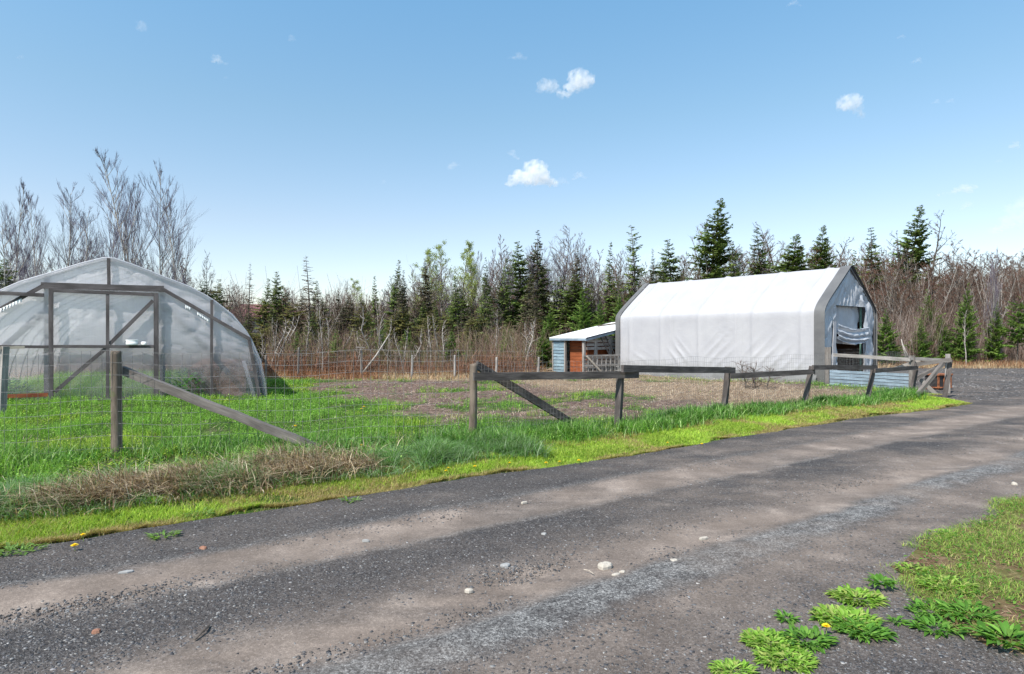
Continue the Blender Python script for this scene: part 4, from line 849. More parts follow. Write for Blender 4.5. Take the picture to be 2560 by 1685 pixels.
def make_bare(seed, H=10., spread=.26, nb=34, t0=.25, up=.75, twig_col=((.15, .105, .10), (.20, .15, .14)), bark='bark', r0=.09, stems=1, tw=1.0, tsp=.45, tl=1.0, leaf=None, nsub=7, ntw=6, twr=.007, wander=.05):
    r = np.random.default_rng(seed); S0 = []; S1 = []; A0_ = []; B0_ = []; T0 = []; T1 = []; TA = []; TB = []; ends = []
    for s_ in range(stems):
        base_ = np.array([r.normal(0, .18), r.normal(0, .18), 0]) if stems > 1 else np.zeros(3)
        lean = np.array([r.normal(0, .16), r.normal(0, .16), 1]) if stems > 1 else np.array([r.normal(0, .03), r.normal(0, .03), 1])
        h = H * (r.uniform(.65, 1.0) if stems > 1 else 1); n = 14; pts = [base_]; dcur = norm(lean)
        for i in range(n):
            dcur = norm(dcur + np.array([r.normal(0, wander), r.normal(0, wander), .03])); pts.append(pts[-1] + dcur * h / n)
        pts = np.array(pts); rad = r0 * (1 - np.linspace(0, 1, n + 1)) ** .85 + .008
        for i in range(n): S0.append(pts[i]); S1.append(pts[i + 1]); A0_.append(rad[i]); B0_.append(rad[i + 1])
        for b in range(nb):
            t = t0 + (1 - t0) * (b + r.random()) / nb; f = t * n; i = min(int(f), n - 1); p = pts[i] + (pts[i + 1] - pts[i]) * (f - i)
            L = h * spread * (1.06 - t) ** .8 * r.uniform(.6, 1.25) * (1 if t > .4 else .8) + .15
            az = r.uniform(0, 2 * np.pi); d = norm(np.array([math.cos(az), math.sin(az), up + r.normal(0, .2)])); m_ = 5; rb = min(rad[i] * .45, r0 * .35) + .003
            q_ = [p]
            for j in range(m_):
                d = norm(d + np.array([r.normal(0, .10), r.normal(0, .10), .10 * up + r.normal(0, .05)])); q_.append(q_[-1] + d * L / m_)
                ra, rb2 = rb * (1 - j / m_) + .004, rb * (1 - (j + 1) / m_) + .004
                S0.append(q_[-2]); S1.append(q_[-1]); A0_.append(ra); B0_.append(rb2)
            for q2 in range(nsub):
                tt_ = r.uniform(.2, 1.0); f = tt_ * m_; i2 = min(int(f), m_ - 1); pp = q_[i2] + (q_[i2 + 1] - q_[i2]) * (f - i2)
                d2 = norm(norm(q_[i2 + 1] - q_[i2]) * .8 + r.normal(0, tsp, 3) + np.array([0, 0, .25 * up])); L2 = tl * L * r.uniform(.18, .42) * (1.15 - tt_ * .4)
                e = pp + d2 * L2; mid = pp + d2 * L2 * .5 + r.normal(0, .02, 3)
                T0 += [pp, mid]; T1 += [mid, e]; TA += [twr * 1.3, twr]; TB += [twr, twr * .6]
                for q3 in range(ntw):
                    s3 = pp + d2 * L2 * r.uniform(.2, 1); d3 = norm(d2 + r.normal(0, tsp * 1.1, 3) + np.array([0, 0, .2 * up])); e3 = s3 + d3 * L2 * r.uniform(.25, .6)
                    T0.append(s3); T1.append(e3); TA.append(twr * .8); TB.append(twr * .4); ends.append(e3)
    nT = len(T0); cc = np.array(twig_col)[r.integers(0, len(twig_col), nT)] * np.exp(r.normal(0, .15, (nT, 1)))
    extra = None
    if leaf is not None:
        E = np.array(ends); E = np.repeat(E, leaf[1], axis=0) + r.normal(0, .09, (len(E) * leaf[1], 3)); m_ = len(E); a = norm_rows(r.normal(0, 1, (m_, 3))); b = norm_rows(np.cross(a, r.normal(0, 1, (m_, 3)))); s_ = r.uniform(.025, .055, (m_, 1))
        V2 = np.stack([E - a * s_, E + b * s_ * .6, E + a * s_, E - b * s_ * .6], 1).reshape(-1, 3); Q2 = (np.arange(m_) * 4)[:, None] + np.array([[0, 1, 2, 3]])
        c2 = np.repeat(np.array(leaf[0])[r.integers(0, len(leaf[0]), m_)] * np.exp(r.normal(0, .2, (m_, 1))), 4, axis=0); extra = (V2, Q2, c2)
    tr = segs_mesh('trunk', S0, S1, A0_, B0_, 5, None, None); tr.materials.append(M[bark])
    cr = segs_mesh('crown', T0, T1, TA, TB, 1, cc, None, extra=extra); cr.materials.append(M['leaves'] if leaf is not None else M['twigs'])
    return tr, cr, H
def norm_rows(a): return a / (np.linalg.norm(a, axis=1)[:, None] + 1e-9)
def make_conifer(seed, H=10., wid=.2, dens=1.0, col=((.072, .108, .030), (.098, .145, .040), (.14, .18, .058)), droop=-.25, t0=.08, gap=.15, shape=1.0, sprays=1.0, dead=0.0, bark='bark', topy=.3):
    r = np.random.default_rng(seed); S0 = []; S1 = []; A0_ = []; B0_ = []; V = []; C = []
    n = 12; pts = [np.zeros(3)]; d = np.array([0, 0, 1.])
    for i in range(n): d = norm(d + np.array([r.normal(0, .02), r.normal(0, .02), .05])); pts.append(pts[-1] + d * H / n)
    pts = np.array(pts); r0 = H * .011 + .01; rad = r0 * (1 - np.linspace(0, 1, n + 1)) + .006
    for i in range(n): S0.append(pts[i]); S1.append(pts[i + 1]); A0_.append(rad[i]); B0_.append(rad[i + 1])
    col = np.array(col); nw = int(46 * dens * (H / 10) ** .4)
    for w_ in range(nw):
        t = t0 + (1 - t0) * ((w_ + r.random() * .6) / nw); f = t * n; i = min(int(f), n - 1); p0_ = pts[i] + (pts[i + 1] - pts[i]) * (f - i)
        prof = (1 - t) ** shape * (1 - .35 * sstep(.25, 0, t)) ; wl = r.uniform(.72, 1.15)
        nbr = 6 if t < .9 else 4; a0 = r.uniform(0, 6.3)
        for b in range(nbr):
            if r.random() < gap: continue
            az = a0 + b * 2 * np.pi / nbr + r.normal(0, .35); L = H * wid * prof * wl * r.uniform(.5, 1.3) + .10; p = p0_ + np.array([0, 0, r.uniform(-.5, .5) * H / nw])
            up_ = droop * (1 - t) + topy * t + r.normal(0, .1); dd = norm(np.array([math.cos(az), math.sin(az), up_])); side = np.array([-math.sin(az), math.cos(az), 0])
            tip = p + dd * L + np.array([0, 0, .10 * L * (1 if droop < 0 else 0)]); S0.append(p); S1.append(tip); A0_.append(min(.022, rad[i] * .5) + .003); B0_.append(.004)
            isd = r.random() < dead
            ns = max(3, int(L * 9 * sprays)); bc = col[r.integers(0, len(col))] * math.exp(r.normal(0, .16))
            for s_ in range(ns):
                tt_ = .12 + .88 * (s_ + r.random() * .7) / ns; bp = p + (tip - p) * tt_; sl = (.10 + .36 * L * (1 - tt_ * .75)) * r.uniform(.7, 1.2)
                if isd: sl *= .5
                for sg_ in (-1, 1):
                    ds = norm(dd * r.uniform(.5, 1.0) + side * sg_ * r.uniform(.5, 1.0) + np.array([0, 0, r.uniform(-.5, .15)])); e = bp + ds * sl; wv_ = np.cross(ds, np.array([0, 0, 1.])) ; wv_ = norm(wv_ + np.array([0, 0, r.normal(0, .5)])) * min(.075, sl * .27)
                    V += [bp, bp + ds * sl * .45 + wv_, e, bp + ds * sl * .45 - wv_ - np.array([0, 0, .02])]; C.append(bc * math.exp(r.normal(0, .12)) * (1 + .35 * tt_))
                    # hanging tuft below the spray
                    if r.random() < .6:
                        m0 = bp + ds * sl * r.uniform(.2, .7); hh = sl * .35; V += [m0, m0 + ds * hh * .6 + np.array([0, 0, -hh * .3]), m0 + ds * hh * .5 + np.array([0, 0, -hh]), m0 + np.array([0, 0, -hh * .5])]; C.append(bc * math.exp(r.normal(0, .15)))
    V = np.array(V); nq = len(V) // 4; me = npmesh('foliage', V, np.arange(nq * 4).reshape(-1, 4), cols=np.repeat(np.array(C), 4, axis=0)); me.materials.append(M['needles'])
    tr = segs_mesh('trunk', S0, S1, A0_, B0_, 5, None, None); tr.materials.append(M[bark]); return tr, me, H
OLV = ((.12, .12, .042), (.155, .145, .055), (.10, .105, .038)); BRN = ((.13, .105, .08), (.17, .14, .11), (.10, .085, .06)); LGT = ((.07, .135, .024), (.10, .18, .034), (.14, .21, .05))
K = {}
K['spruce'] = [make_conifer(1, 10, .20), make_conifer(2, 10, .24, 1.1, shape=.8), make_conifer(3, 10, .19, .9, gap=.3), make_conifer(16, 10, .22, .9, gap=.25, col=((.06, .075, .03), (.08, .10, .04), (.05, .07, .03)))]
K['broad'] = [make_conifer(4, 10, .24, 1.2, gap=.1, shape=.8, topy=.5), make_conifer(5, 10, .27, 1.1, gap=.12, shape=.75, topy=.5)]
K['thin'] = [make_conifer(6, 10, .14, 1.1, gap=.3, shape=.7), make_conifer(7, 10, .16, .9, gap=.4, shape=.6, dead=.4)]
K['olive'] = [make_conifer(8, 10, .26, .9, OLV, gap=.2, sprays=1.1, shape=.7), make_conifer(9, 10, .30, .8, OLV, gap=.3, shape=.6)]
K['larch'] = [make_conifer(10, 10, .17, .8, BRN, droop=.0, gap=.35, sprays=.6, dead=.8, shape=.8, topy=.2), make_conifer(11, 10, .22, .75, BRN, droop=.05, gap=.4, sprays=.5, dead=.9, topy=.1)]
K['brown'] = [make_conifer(12, 10, .19, 1.1, ((.12, .10, .075), (.09, .08, .055), (.075, .08, .045)), gap=.15, sprays=.9)]
K['young'] = [make_conifer(13, 10, .32, .8, LGT, gap=.08, droop=-.05, topy=.7), make_conifer(14, 10, .38, .7, LGT, gap=.12, droop=-.05, topy=.7)]
K['pine'] = [make_conifer(15, 10, .28, .55, LGT, gap=.3, droop=.1, topy=.4, t0=.3, shape=.45)]
PUR = ((.115, .10, .14), (.15, .135, .185), (.09, .08, .11)); RED = ((.125, .062, .045), (.155, .088, .066), (.105, .062, .048)); GRY = ((.14, .105, .085), (.19, .15, .125), (.105, .08, .062))
K['birch'] = [make_bare(21, 10, .38, 38, .18, 1.4, PUR, 'birch', .045, nsub=11, ntw=8, twr=.004, tsp=.24, tl=1.35, wander=.03), make_bare(22, 10, .34, 38, .18, 1.6, PUR, 'birch', .04, nsub=11, ntw=8, twr=.004, tsp=.22, tl=1.35, wander=.03), make_bare(23, 10, .42, 36, .16, 1.2, PUR, 'birch', .05, nsub=11, ntw=8, twr=.004, tsp=.26, tl=1.3, wander=.035)]
K['bare'] = [make_bare(31, 10, .34, 30, .25, .7, GRY, 'bark', .09, nsub=11, ntw=8), make_bare(32, 10, .30, 34, .3, .8, GRY, 'bark', .08, nsub=11, ntw=8), make_bare(33, 10, .28, 34, .25, 1.0, RED, 'bark', .07, nsub=11, ntw=9), make_bare(34, 10, .32, 30, .25, .9, RED, 'bark', .08, nsub=11, ntw=9)]
K['gnarly'] = [make_bare(36, 10, .34, 20, .35, .5, ((.09, .07, .06), (.12, .1, .09)), 'bark', .14, nsub=8, ntw=5, twr=.010, wander=.12)]
K['clump'] = [make_bare(41, 10, .15, 13, .32, 1.3, RED, 'birch', .034, stems=9, nsub=8, ntw=7, twr=.0055), make_bare(42, 10, .16, 13, .3, 1.2, RED, 'bark', .032, stems=9, nsub=8, ntw=7, twr=.0055), make_bare(43, 10, .17, 12, .3, 1.1, GRY, 'birch', .034, stems=8, nsub=8, ntw=7, twr=.0055)]
LF = [(.28, .34, .08), (.36, .40, .11), (.22, .29, .06)]
K['leafing'] = [make_bare(51, 10, .28, 28, .3, .9, GRY, 'birch', .08, leaf=(LF, 4), nsub=7, ntw=5), make_bare(52, 10, .24, 30, .35, 1.0, GRY, 'bark', .075, leaf=(LF, 4), nsub=7, ntw=5)]
K['sapling'] = [make_bare(61, 4, .16, 12, .35, 1.4, GRY, 'birch', .028, nsub=5, ntw=3), make_bare(62, 4, .14, 12, .3, 1.5, GRY, 'birch', .025, nsub=5, ntw=3, wander=.08)]
NAMES = dict(spruce='spruce_tree', broad='spruce_tree', thin='spruce_tree', olive='juniper_tree', larch='larch_tree', brown='brown_conifer', young='young_fir', pine='pine_tree', birch='birch_tree', bare='bare_tree', gnarly='bare_tree', clump='tree_clump', leafing='aspen_tree', sapling='birch_sapling')
trng = random.Random(99)
def tree(kind, x, y, H, sx=1.0, label=None, group=None, var=None, rot=None, lean=0.0, z=None):  # one tree, its trunk and crown sharing mesh data with its kind
    tr, cr, h0 = K[kind][trng.randrange(len(K[kind])) if var is None else var]
    o = empty(NAMES[kind], (x, y, -.02 if z is None else z)); s_ = H / h0; sx = sx * (trng.uniform(.82, 1.25) if kind in ('spruce', 'thin', 'broad') else 1); lean = lean or trng.gauss(0, .03); o.scale = (s_ * sx, s_ * sx * trng.uniform(.85, 1.15), s_); o.rotation_euler = (lean, 0, trng.uniform(0, 6.28) if rot is None else rot)
    a = bpy.data.objects.new('trunk', tr); b = bpy.data.objects.new('foliage' if 'foliage' in cr.name else 'crown', cr)
    for c_ in (a, b): COL.objects.link(c_); c_.parent = o
    tag(o, label, 'tree' if kind != 'clump' else 'tree clump', group); return o
def tr_px(kind, pxo, topo, D, label, sx=1.0, group=None, var=None, lean=0.0):
    px_ = pxo * OV; H = EYE + (842.5 - topo * OV) / F * D; return tree(kind, (px_ - 1280) / F * D, D, H, sx, label, group, var, lean=lean)
# --- trees one can point at
T = [
 ('birch', 33, 440, 33, 'white-barked bare birch at the far left edge above the greenhouse', 1.0), ('birch', 85, 462, 35, 'second bare birch from the left, a thin one above the greenhouse', .8), ('birch', 132, 447, 34, 'bare birch above the greenhouse just left of the wide gap', 1.0),
 ('birch', 172, 500, 31, 'short bushy bare birch above the left shoulder of the greenhouse', 1.1), ('birch', 248, 458, 34, 'slim bare birch directly above the greenhouse peak', .85),
 ('birch', 325, 372, 33, 'tallest bare birch, rising right of the greenhouse peak', .95), ('birch', 372, 402, 34, 'tall bare birch immediately right of the tallest birch', .85), ('birch', 300, 435, 33.5, 'bare birch leaning left beside the tallest birch', .8), ('birch', 425, 462, 33, 'lower bare birch at the right end of the birch group', 1.0),
 ('birch', 5, 520, 30, 'low bushy birch cut by the left edge of the photo', 1.1), ('spruce', 22, 598, 30, 'dark evergreen at the far left behind the greenhouse', 1.5), ('spruce', 468, 652, 36, 'small dark spruce just above the right shoulder of the greenhouse', 1.2), ('spruce', 510, 668, 40, 'dark spruce left of the red-roofed house', 1.2),('bare', 480, 590, 36, 'sparse bare sapling leaning over the greenhouse shoulder', .6),
 ('larch', 577, 610, 40, 'sparse bare larch above the red-roofed house', .9), ('thin', 612, 645, 42, 'narrow dark spruce right of the sparse larch', 1.0), ('spruce', 643, 630, 41, 'dark spruce with open layered branches near the left of the wood', 1.0), ('thin', 668, 662, 42, 'short narrow spruce left of the wide bare larch', 1.0),
 ('larch', 720, 592, 38, 'wide bare larch with a thin tall tip', 1.25), ('spruce', 757, 650, 44, 'dusky spruce right of the wide bare larch', 1.0), ('brown', 787, 668, 46, 'brownish conifer left of the first leafing trees', .9),
 ('leafing', 838, 650, 48, 'small pale-green leafing tree at the low point of the tree line', 1.0), ('thin', 905, 600, 42, 'thin ragged spruce with a spindly top left of the leafing aspens', .9), ('thin', 872, 640, 44, 'shorter thin spruce beside the spindly one', .9), ('spruce', 937, 628, 43, 'dark spruce left of the leafing aspens', .9),
 ('leafing', 985, 582, 46, 'pale-green leafing aspen at the left of its group', 1.1), ('leafing', 1025, 572, 47, 'pale-green leafing aspen in the middle of its group', 1.0), ('leafing', 1085, 563, 46, 'tallest pale-green leafing aspen', 1.1), ('leafing', 1110, 588, 45, 'pale-green leafing aspen at the right of its group', 1.0), ('brown', 990, 600, 41, 'grey-brown dying conifer before the leafing aspens', 1.1),
 ('bare', 1160, 555, 46, 'bare grey tree between the aspens and the paired spruces', .9), ('thin', 1168, 600, 42, 'narrow dark spruce below the bare grey tree', .9), ('spruce', 1135, 598, 41, 'dark green spruce right of the leafing aspens', .9), ('spruce', 1065, 640, 38, 'mid-height green spruce in front of the aspens', 1.1),
 ('spruce', 1216, 560, 43, 'left one of the paired tall spruces in mid picture', .9), ('spruce', 1252, 535, 43, 'right and taller one of the paired spruces in mid picture', 1.0), ('bare', 1288, 527, 45, 'bare rounded tree right of the paired spruces', .9), ('brown', 1335, 582, 42, 'dull brown spruce left of the shed', .95),
 ('bare', 1352, 548, 47, 'thin bare tree behind the dull brown spruce', .8), ('spruce', 1405, 560, 44, 'slender spruce above the blue shed', .8), ('bare', 1440, 590, 43, 'bare branching tree above the back corner of the garage', 1.0), ('thin', 1478, 520, 43, 'very narrow ragged spruce left of the faint cloud', 1.1),
 ('spruce', 1515, 578, 44, 'small spruce left of the gap above the garage roof', .8), ('thin', 1530, 592, 45, 'thin spruce beside the gap above the garage roof', .8), ('spruce', 1568, 555, 44, 'spruce right of the gap above the garage roof', 1.1),
 ('broad', 1650, 463, 45, 'tallest spruce, broad and dark behind the white roof', .95), ('bare', 1600, 515, 46, 'bare tree at the left side of the tallest spruce', .8), ('spruce', 1718, 556, 42, 'shorter green spruce right of the tallest one', 1.1), ('bare', 1695, 530, 46, 'purple-grey bare tree right of the tallest spruce', 1.1), ('bare', 1745, 535, 46, 'bare tree left of the thin bent spruce', 1.1),
 ('thin', 1777, 530, 43, 'thin bent spruce above the garage roof', 1.3), ('gnarly', 1812, 512, 46, 'gnarled dark bare tree above the garage roof', .9), ('broad', 1835, 548, 41, 'wide dark green spruce touching the roof line', 1.3), ('broad', 1902, 526, 43, 'layered spruce with long side branches left of the garage peak', .9),
 ('spruce', 1988, 580, 34, 'green spruce standing directly behind the garage peak', .8), ('spruce', 2028, 527, 46, 'dusky spruce in the wood right of the garage peak', 1.1), ('gnarly', 1950, 540, 46, 'gnarled bare tree left of the garage peak', 1.0), ('broad', 2110, 482, 46, 'tall layered spruce standing above the right-hand wood', .85), ('gnarly', 2142, 497, 45, 'dark bare tree touching the tall layered spruce', .9), ('gnarly', 2068, 540, 46, 'gnarled bare tree left of the tall layered spruce', 1.0),
 ('young', 2062, 715, 33, 'young dark fir beside the right wall of the garage', 1.0), ('young', 2165, 668, 36, 'bright green young fir in mid of the right-hand wood edge', .85), ('young', 2236, 655, 35, 'tall young fir with a slim white birch before it', .7), ('young', 2140, 735, 34.5, 'low spreading young fir left of the bright green one', .8), ('pine', 2362, 690, 35, 'layered pine at the right edge', 1.0), ('young', 2310, 700, 36, 'ragged young fir beside the dead white trunk', .7), ('young', 2195, 730, 35, 'small green fir between the two taller young firs', .8),
 ('birch', 2303, 590, 36, 'tall broken white birch trunk near the right edge', .45), ('birch', 2318, 600, 36.5, 'leaning grey birch trunk beside the broken white one', .45), ('sapling', 2245, 720, 33.5, 'slim forked white birch in front of the tall young fir', 1.2),
 ('young', 1356, 665, 33, 'dark young fir behind the shed, the tallest of three', .75), ('young', 1388, 696, 33, 'middle young fir behind the shed', .75), ('young', 1443, 680, 32, 'young fir touching the back corner of the garage', .8),
 ('young', 1222, 790, 28, 'small neat young fir in the brush left of the shed', .95), ('young', 1162, 790, 29, 'small young fir second left of the shed', .9), ('young', 1095, 788, 29, 'small dark young fir with a bent top in the brush', 1.0), ('young', 985, 795, 30, 'sparse little fir in the brush left of centre', .9), ('young', 948, 808, 29, 'tiny fir near the back fence', 1.0), ('young', 775, 785, 30, 'small fir in the brush near the tall thin birch', 1.0), ('young', 1268, 712, 35, 'green fir half hidden above the brush', 1.2),
 ('spruce', 850, 720, 36, 'mid green spruce before the low point of the tree line', 1.2), ('young', 905, 735, 34, 'green fir below the spindly spruce', .9), ('olive', 620, 690, 33, 'olive-green spreading juniper near the house', 1.3), ('olive', 690, 700, 34, 'olive-green spreading juniper below the wide larch', 1.4), ('olive', 750, 720, 35, 'olive-green juniper right of the wide larch', 1.2), ('spruce', 1130, 640, 36, 'bushy green spruce at the foot of the dark one', 1.2),
 ('larch', 1075, 720, 33, 'thin bare larch in mid brush', .9), ('larch', 928, 720, 34, 'thin bare larch left of the fallen pole', .9), ('olive', 990, 740, 35, 'olive-toned conifer in the middle of the wood edge', .9), ('brown', 1240, 640, 37, 'brown-grey conifer below the paired spruces', .9),
]
for t in T: tr_px(t[0], t[1], t[2], t[3], t[4], t[5])
# thin birch saplings near the back fence
tree('sapling', (805 - 1280) / F * 24.6, 24.6, EYE + (842.5 - 745) / F * 24.6, .8, 'tall thin white birch sapling at the back fence', var=0)
for i, (px_, t_, D) in enumerate(((690, 800, 26), (770, 780, 27), (655, 830, 26), (1075, 790, 27), (985, 815, 27), (1300, 800, 27))):
    tree('sapling', (px_ - 1280) / F * D, D, EYE + (842.5 - t_) / F * D, 1.6, 'leaning pale birch sapling in the brush behind the garden', 'pale saplings in the brush')
for i in range(34):
    px_ = trng.uniform(650, 1320); D = trng.uniform(25.5, 31); t_ = trng.uniform(770, 850)
    tree('sapling', (px_ - 1280) / F * D, D, EYE + (842.5 - t_) / F * D, trng.uniform(1.2, 2.4), 'leaning pale birch sapling in the brush behind the garden', 'pale saplings in the brush', lean=trng.uniform(-.25, .25))
# --- the wood, many alike
def fill(n, kinds, pxr, Dr, topf, label, group, sxr=(.8, 1.2), ban=None):
    i = 0; tries = 0
    while i < n and tries < n * 20:
        tries += 1
        D = trng.uniform(*Dr); po = pxr[0] + (pxr[1] - pxr[0]) * (i + trng.uniform(-1.2, 2.2)) / n; 
        if ban and ban(po, D): i += 1; continue
        H = EYE + (842.5 - topf(po) * OV + trng.uniform(-60, 10)) / F * D
        tree(trng.choice(kinds), (po * OV - 1280) / F * D, D, max(2, H), trng.uniform(*sxr), label, group); i += 1
topL = lambda p: np.interp(p, [-100, 0, 440, 520, 620, 700, 840, 900, 1000, 1120, 1250, 1400, 1500, 1600, 1700, 1900, 2000, 2150, 2380, 2500], [600, 600, 640, 690, 700, 690, 672, 660, 620, 605, 580, 585, 610, 590, 560, 560, 565, 570, 585, 580])
hole = lambda p, D: 585 < p < 640 and D < 60
fill(105, ['bare', 'bare', 'bare', 'clump', 'birch'], (720, 1560), (42, 56), lambda p: topL(p) - 12, 'bare grey deciduous tree in the wood behind the garden', 'bare trees behind the garden')
fill(20, ['clump', 'bare', 'bare'], (700, 1500), (36, 42), lambda p: topL(p) + 110, 'lower bare tree along the front of the wood behind the garden', 'lower bare trees behind the garden', ban=hole)
fill(60, ['bare', 'bare', 'bare', 'clump'], (1480, 2010), (42, 56), lambda p: topL(p) + 4, 'bare tree in the wood behind the white garage', 'bare trees behind the garage')
fill(125, ['clump', 'clump', 'bare', 'bare'], (1990, 2470), (37, 56), lambda p: topL(p) + 2, 'reddish-brown bare thicket tree in the right-hand wood', 'thicket trees in the right-hand wood', (.9, 1.4))
fill(48, ['spruce', 'thin', 'brown', 'spruce'], (600, 1560), (38, 50), lambda p: topL(p) + 45, 'background conifer among the bare trees behind the garden', 'background conifers', (.8, 1.9))
fill(40, ['bare', 'clump', 'brown', 'bare'], (590, 1010), (39, 49), lambda p: 668 + .0 * p, 'bare brown tree in the low left part of the wood', 'bare trees in the low left part of the wood', (1.1, 1.7), ban=hole)
fill(40, ['olive', 'brown', 'olive', 'spruce'], (560, 1250), (31, 38), lambda p: 712, 'olive-brown conifer low in the left part of the wood', 'olive-brown conifers', (1.1, 1.6), ban=hole)
fill(22, ['birch', 'bare'], (-60, 470), (35, 44), lambda p: 560, 'bare purple-grey tree in the far left wood behind the greenhouse', 'bare trees behind the greenhouse')
fill(10, ['spruce', 'olive'], (-60, 560), (36, 46), lambda p: 655, 'evergreen half hidden behind the greenhouse', 'evergreens behind the greenhouse', (1.2, 1.6))
fill(16, ['young'], (640, 1270), (27, 33), lambda p: 800, 'small green fir scattered in the brush behind the garden fence', 'small firs in the brush', (.7, 1.3))
fill(9, ['spruce', 'young'], (1980, 2450), (44, 54), lambda p: 640, 'dark conifer deep in the right-hand wood', 'conifers deep in the right-hand wood')
# --- undergrowth: uncountable reddish stems
def brush(name, n, xf, yr, hr, cols, label, wdt=(.008, .02), dens=None):
    y = rng.uniform(*yr, n); x = rng.uniform(xf[0], xf[1], n) * y; k_ = outside_gh(x, y) & outside_garage(x, y) & ~((x > 1.0) & (x < 7) & (y < 32)) & (polydist(x, y, YARD) < -.6) & ~((x / y > -.425) & (x / y < -.395))
    if dens is not None: k_ &= rng.random(n) < dens(x, y)
    x, y = x[k_], y[k_]; n = len(x); h = rng.uniform(*hr, n) * (.15 + 1.7 * fbm(x * .45, y * .45, 401, 4)); az = rng.uniform(0, 6.28, n); ln = rng.uniform(.02, .35, n) * (.3 if yr[0] > 45 else 1); h = np.minimum(h, hr[1] * 1.15)
    p0 = np.stack([x, y, np.zeros(n) - .05], -1); d1 = np.stack([np.cos(az) * ln, np.sin(az) * ln, np.ones(n)], -1); p1 = p0 + d1 * (h * .5)[:, None]
    d2 = d1 + rng.normal(0, .12, (n, 3)); p2 = p1 + d2 * (h * .5)[:, None]; wd = rng.uniform(*wdt, n) / 2; cc = palette(n, cols, .18)
    A = [p0, p1]; B = [p1, p2]; ra = [wd * 1.2, wd]; rb = [wd, wd * .5]; ca = [cc, cc]
    for j in range(5):
        t = rng.uniform(.1, .95, n)[:, None]; s_ = p1 + (p2 - p1) * t if j > 1 else p0 + (p1 - p0) * (.4 + .6 * t); e = s_ + (d1 * .8 + rng.normal(0, .45, (n, 3))) * (h * rng.uniform(.12, .32, n))[:, None]
        A.append(s_); B.append(e); ra.append(wd * .6); rb.append(wd * .3); ca.append(cc * 1.1)
    me = segs_mesh(name, np.concatenate(A), np.concatenate(B), np.concatenate(ra), np.concatenate(rb), 1, np.concatenate(ca), None)
    return tag(link(name, me, M['twigs']), label, kind='stuff')
brush('brushwood', 20000, (-.9, .25), (25.2, 37), (.7, 1.8), [(.15, .092, .07), (.19, .125, .10), (.11, .07, .055), (.27, .21, .18), (.13, .12, .055), (.16, .14, .07)], 'dense reddish-grey brush behind the garden fence', (.006, .013))
brush('red_brush', 8000, (-.9, .25), (24.6, 27.5), (.3, .9), [(.18, .085, .052), (.23, .13, .085), (.14, .075, .05)], 'low rust-red brush along the back fence')
brush('right_brushwood', 17000, (.33, .92), (33.5, 44), (1.0, 3.2), [(.14, .095, .075), (.19, .14, .115), (.10, .065, .05), (.32, .27, .24)], 'dense grey-brown brush at the foot of the right-hand wood', (.006, .016))
brush('far_woods', 34000, (-.95, .95), (50, 72), (3.0, 5.0), [(.12, .08, .07), (.15, .11, .095), (.09, .062, .055)], 'distant mass of bare woodland', (.02, .05), dens=lambda x, y: np.where(x / y > .1, 1, np.where(x / y > -.3, .6, .5)))
brush('right_far_woods', 14000, (.4, .95), (48, 60), (3.5, 5.6), [(.13, .078, .065), (.16, .10, .085), (.10, .065, .055)], 'distant reddish mass of bare woodland on the right', (.015, .035))

# fallen pole, bare shrub
fpole = MB(); a = P(905, 935, 24.5); b = P(974, 835, 24.9); fpole.tube([a, a.lerp(b, .5) + Vector((.03, 0, -.04)), b], [.045, .035, .02], 7); tag(fpole.build('dead_tree', M['birch'], None, True), 'pale dead trunk leaning across the back fence', 'dead trunk')
fp2 = MB(); a = P(2268, 905, 32); b = P(2253, 848, 32); fp2.tube([a, b], [.05, .02], 6); c = P(2275, 902, 32); fp2.tube([c, b + Vector((.05, 0, -.2))], [.04, .02], 6); tag(fp2.build('dead_tree', M['birch'], None, True), 'short forked white dead trunk leaning beside the garage firs', 'dead trunk')
tr, cr, h0 = make_bare(71, 1.5, .55, 14, .05, .5, ((.12, .08, .07), (.16, .11, .1)), 'bark', .02, stems=4, nsub=6, ntw=3, twr=.004)
o = empty('bare_shrub', (*G(1890, 978), 0)); a = bpy.data.objects.new('stems', tr); b = bpy.data.objects.new('twigs', cr)
for c_ in (a, b): COL.objects.link(c_); c_.parent = o
o.scale = (.9, .9, .62); tag(o, 'dark leafless shrub in front of the white garage side', 'shrub')

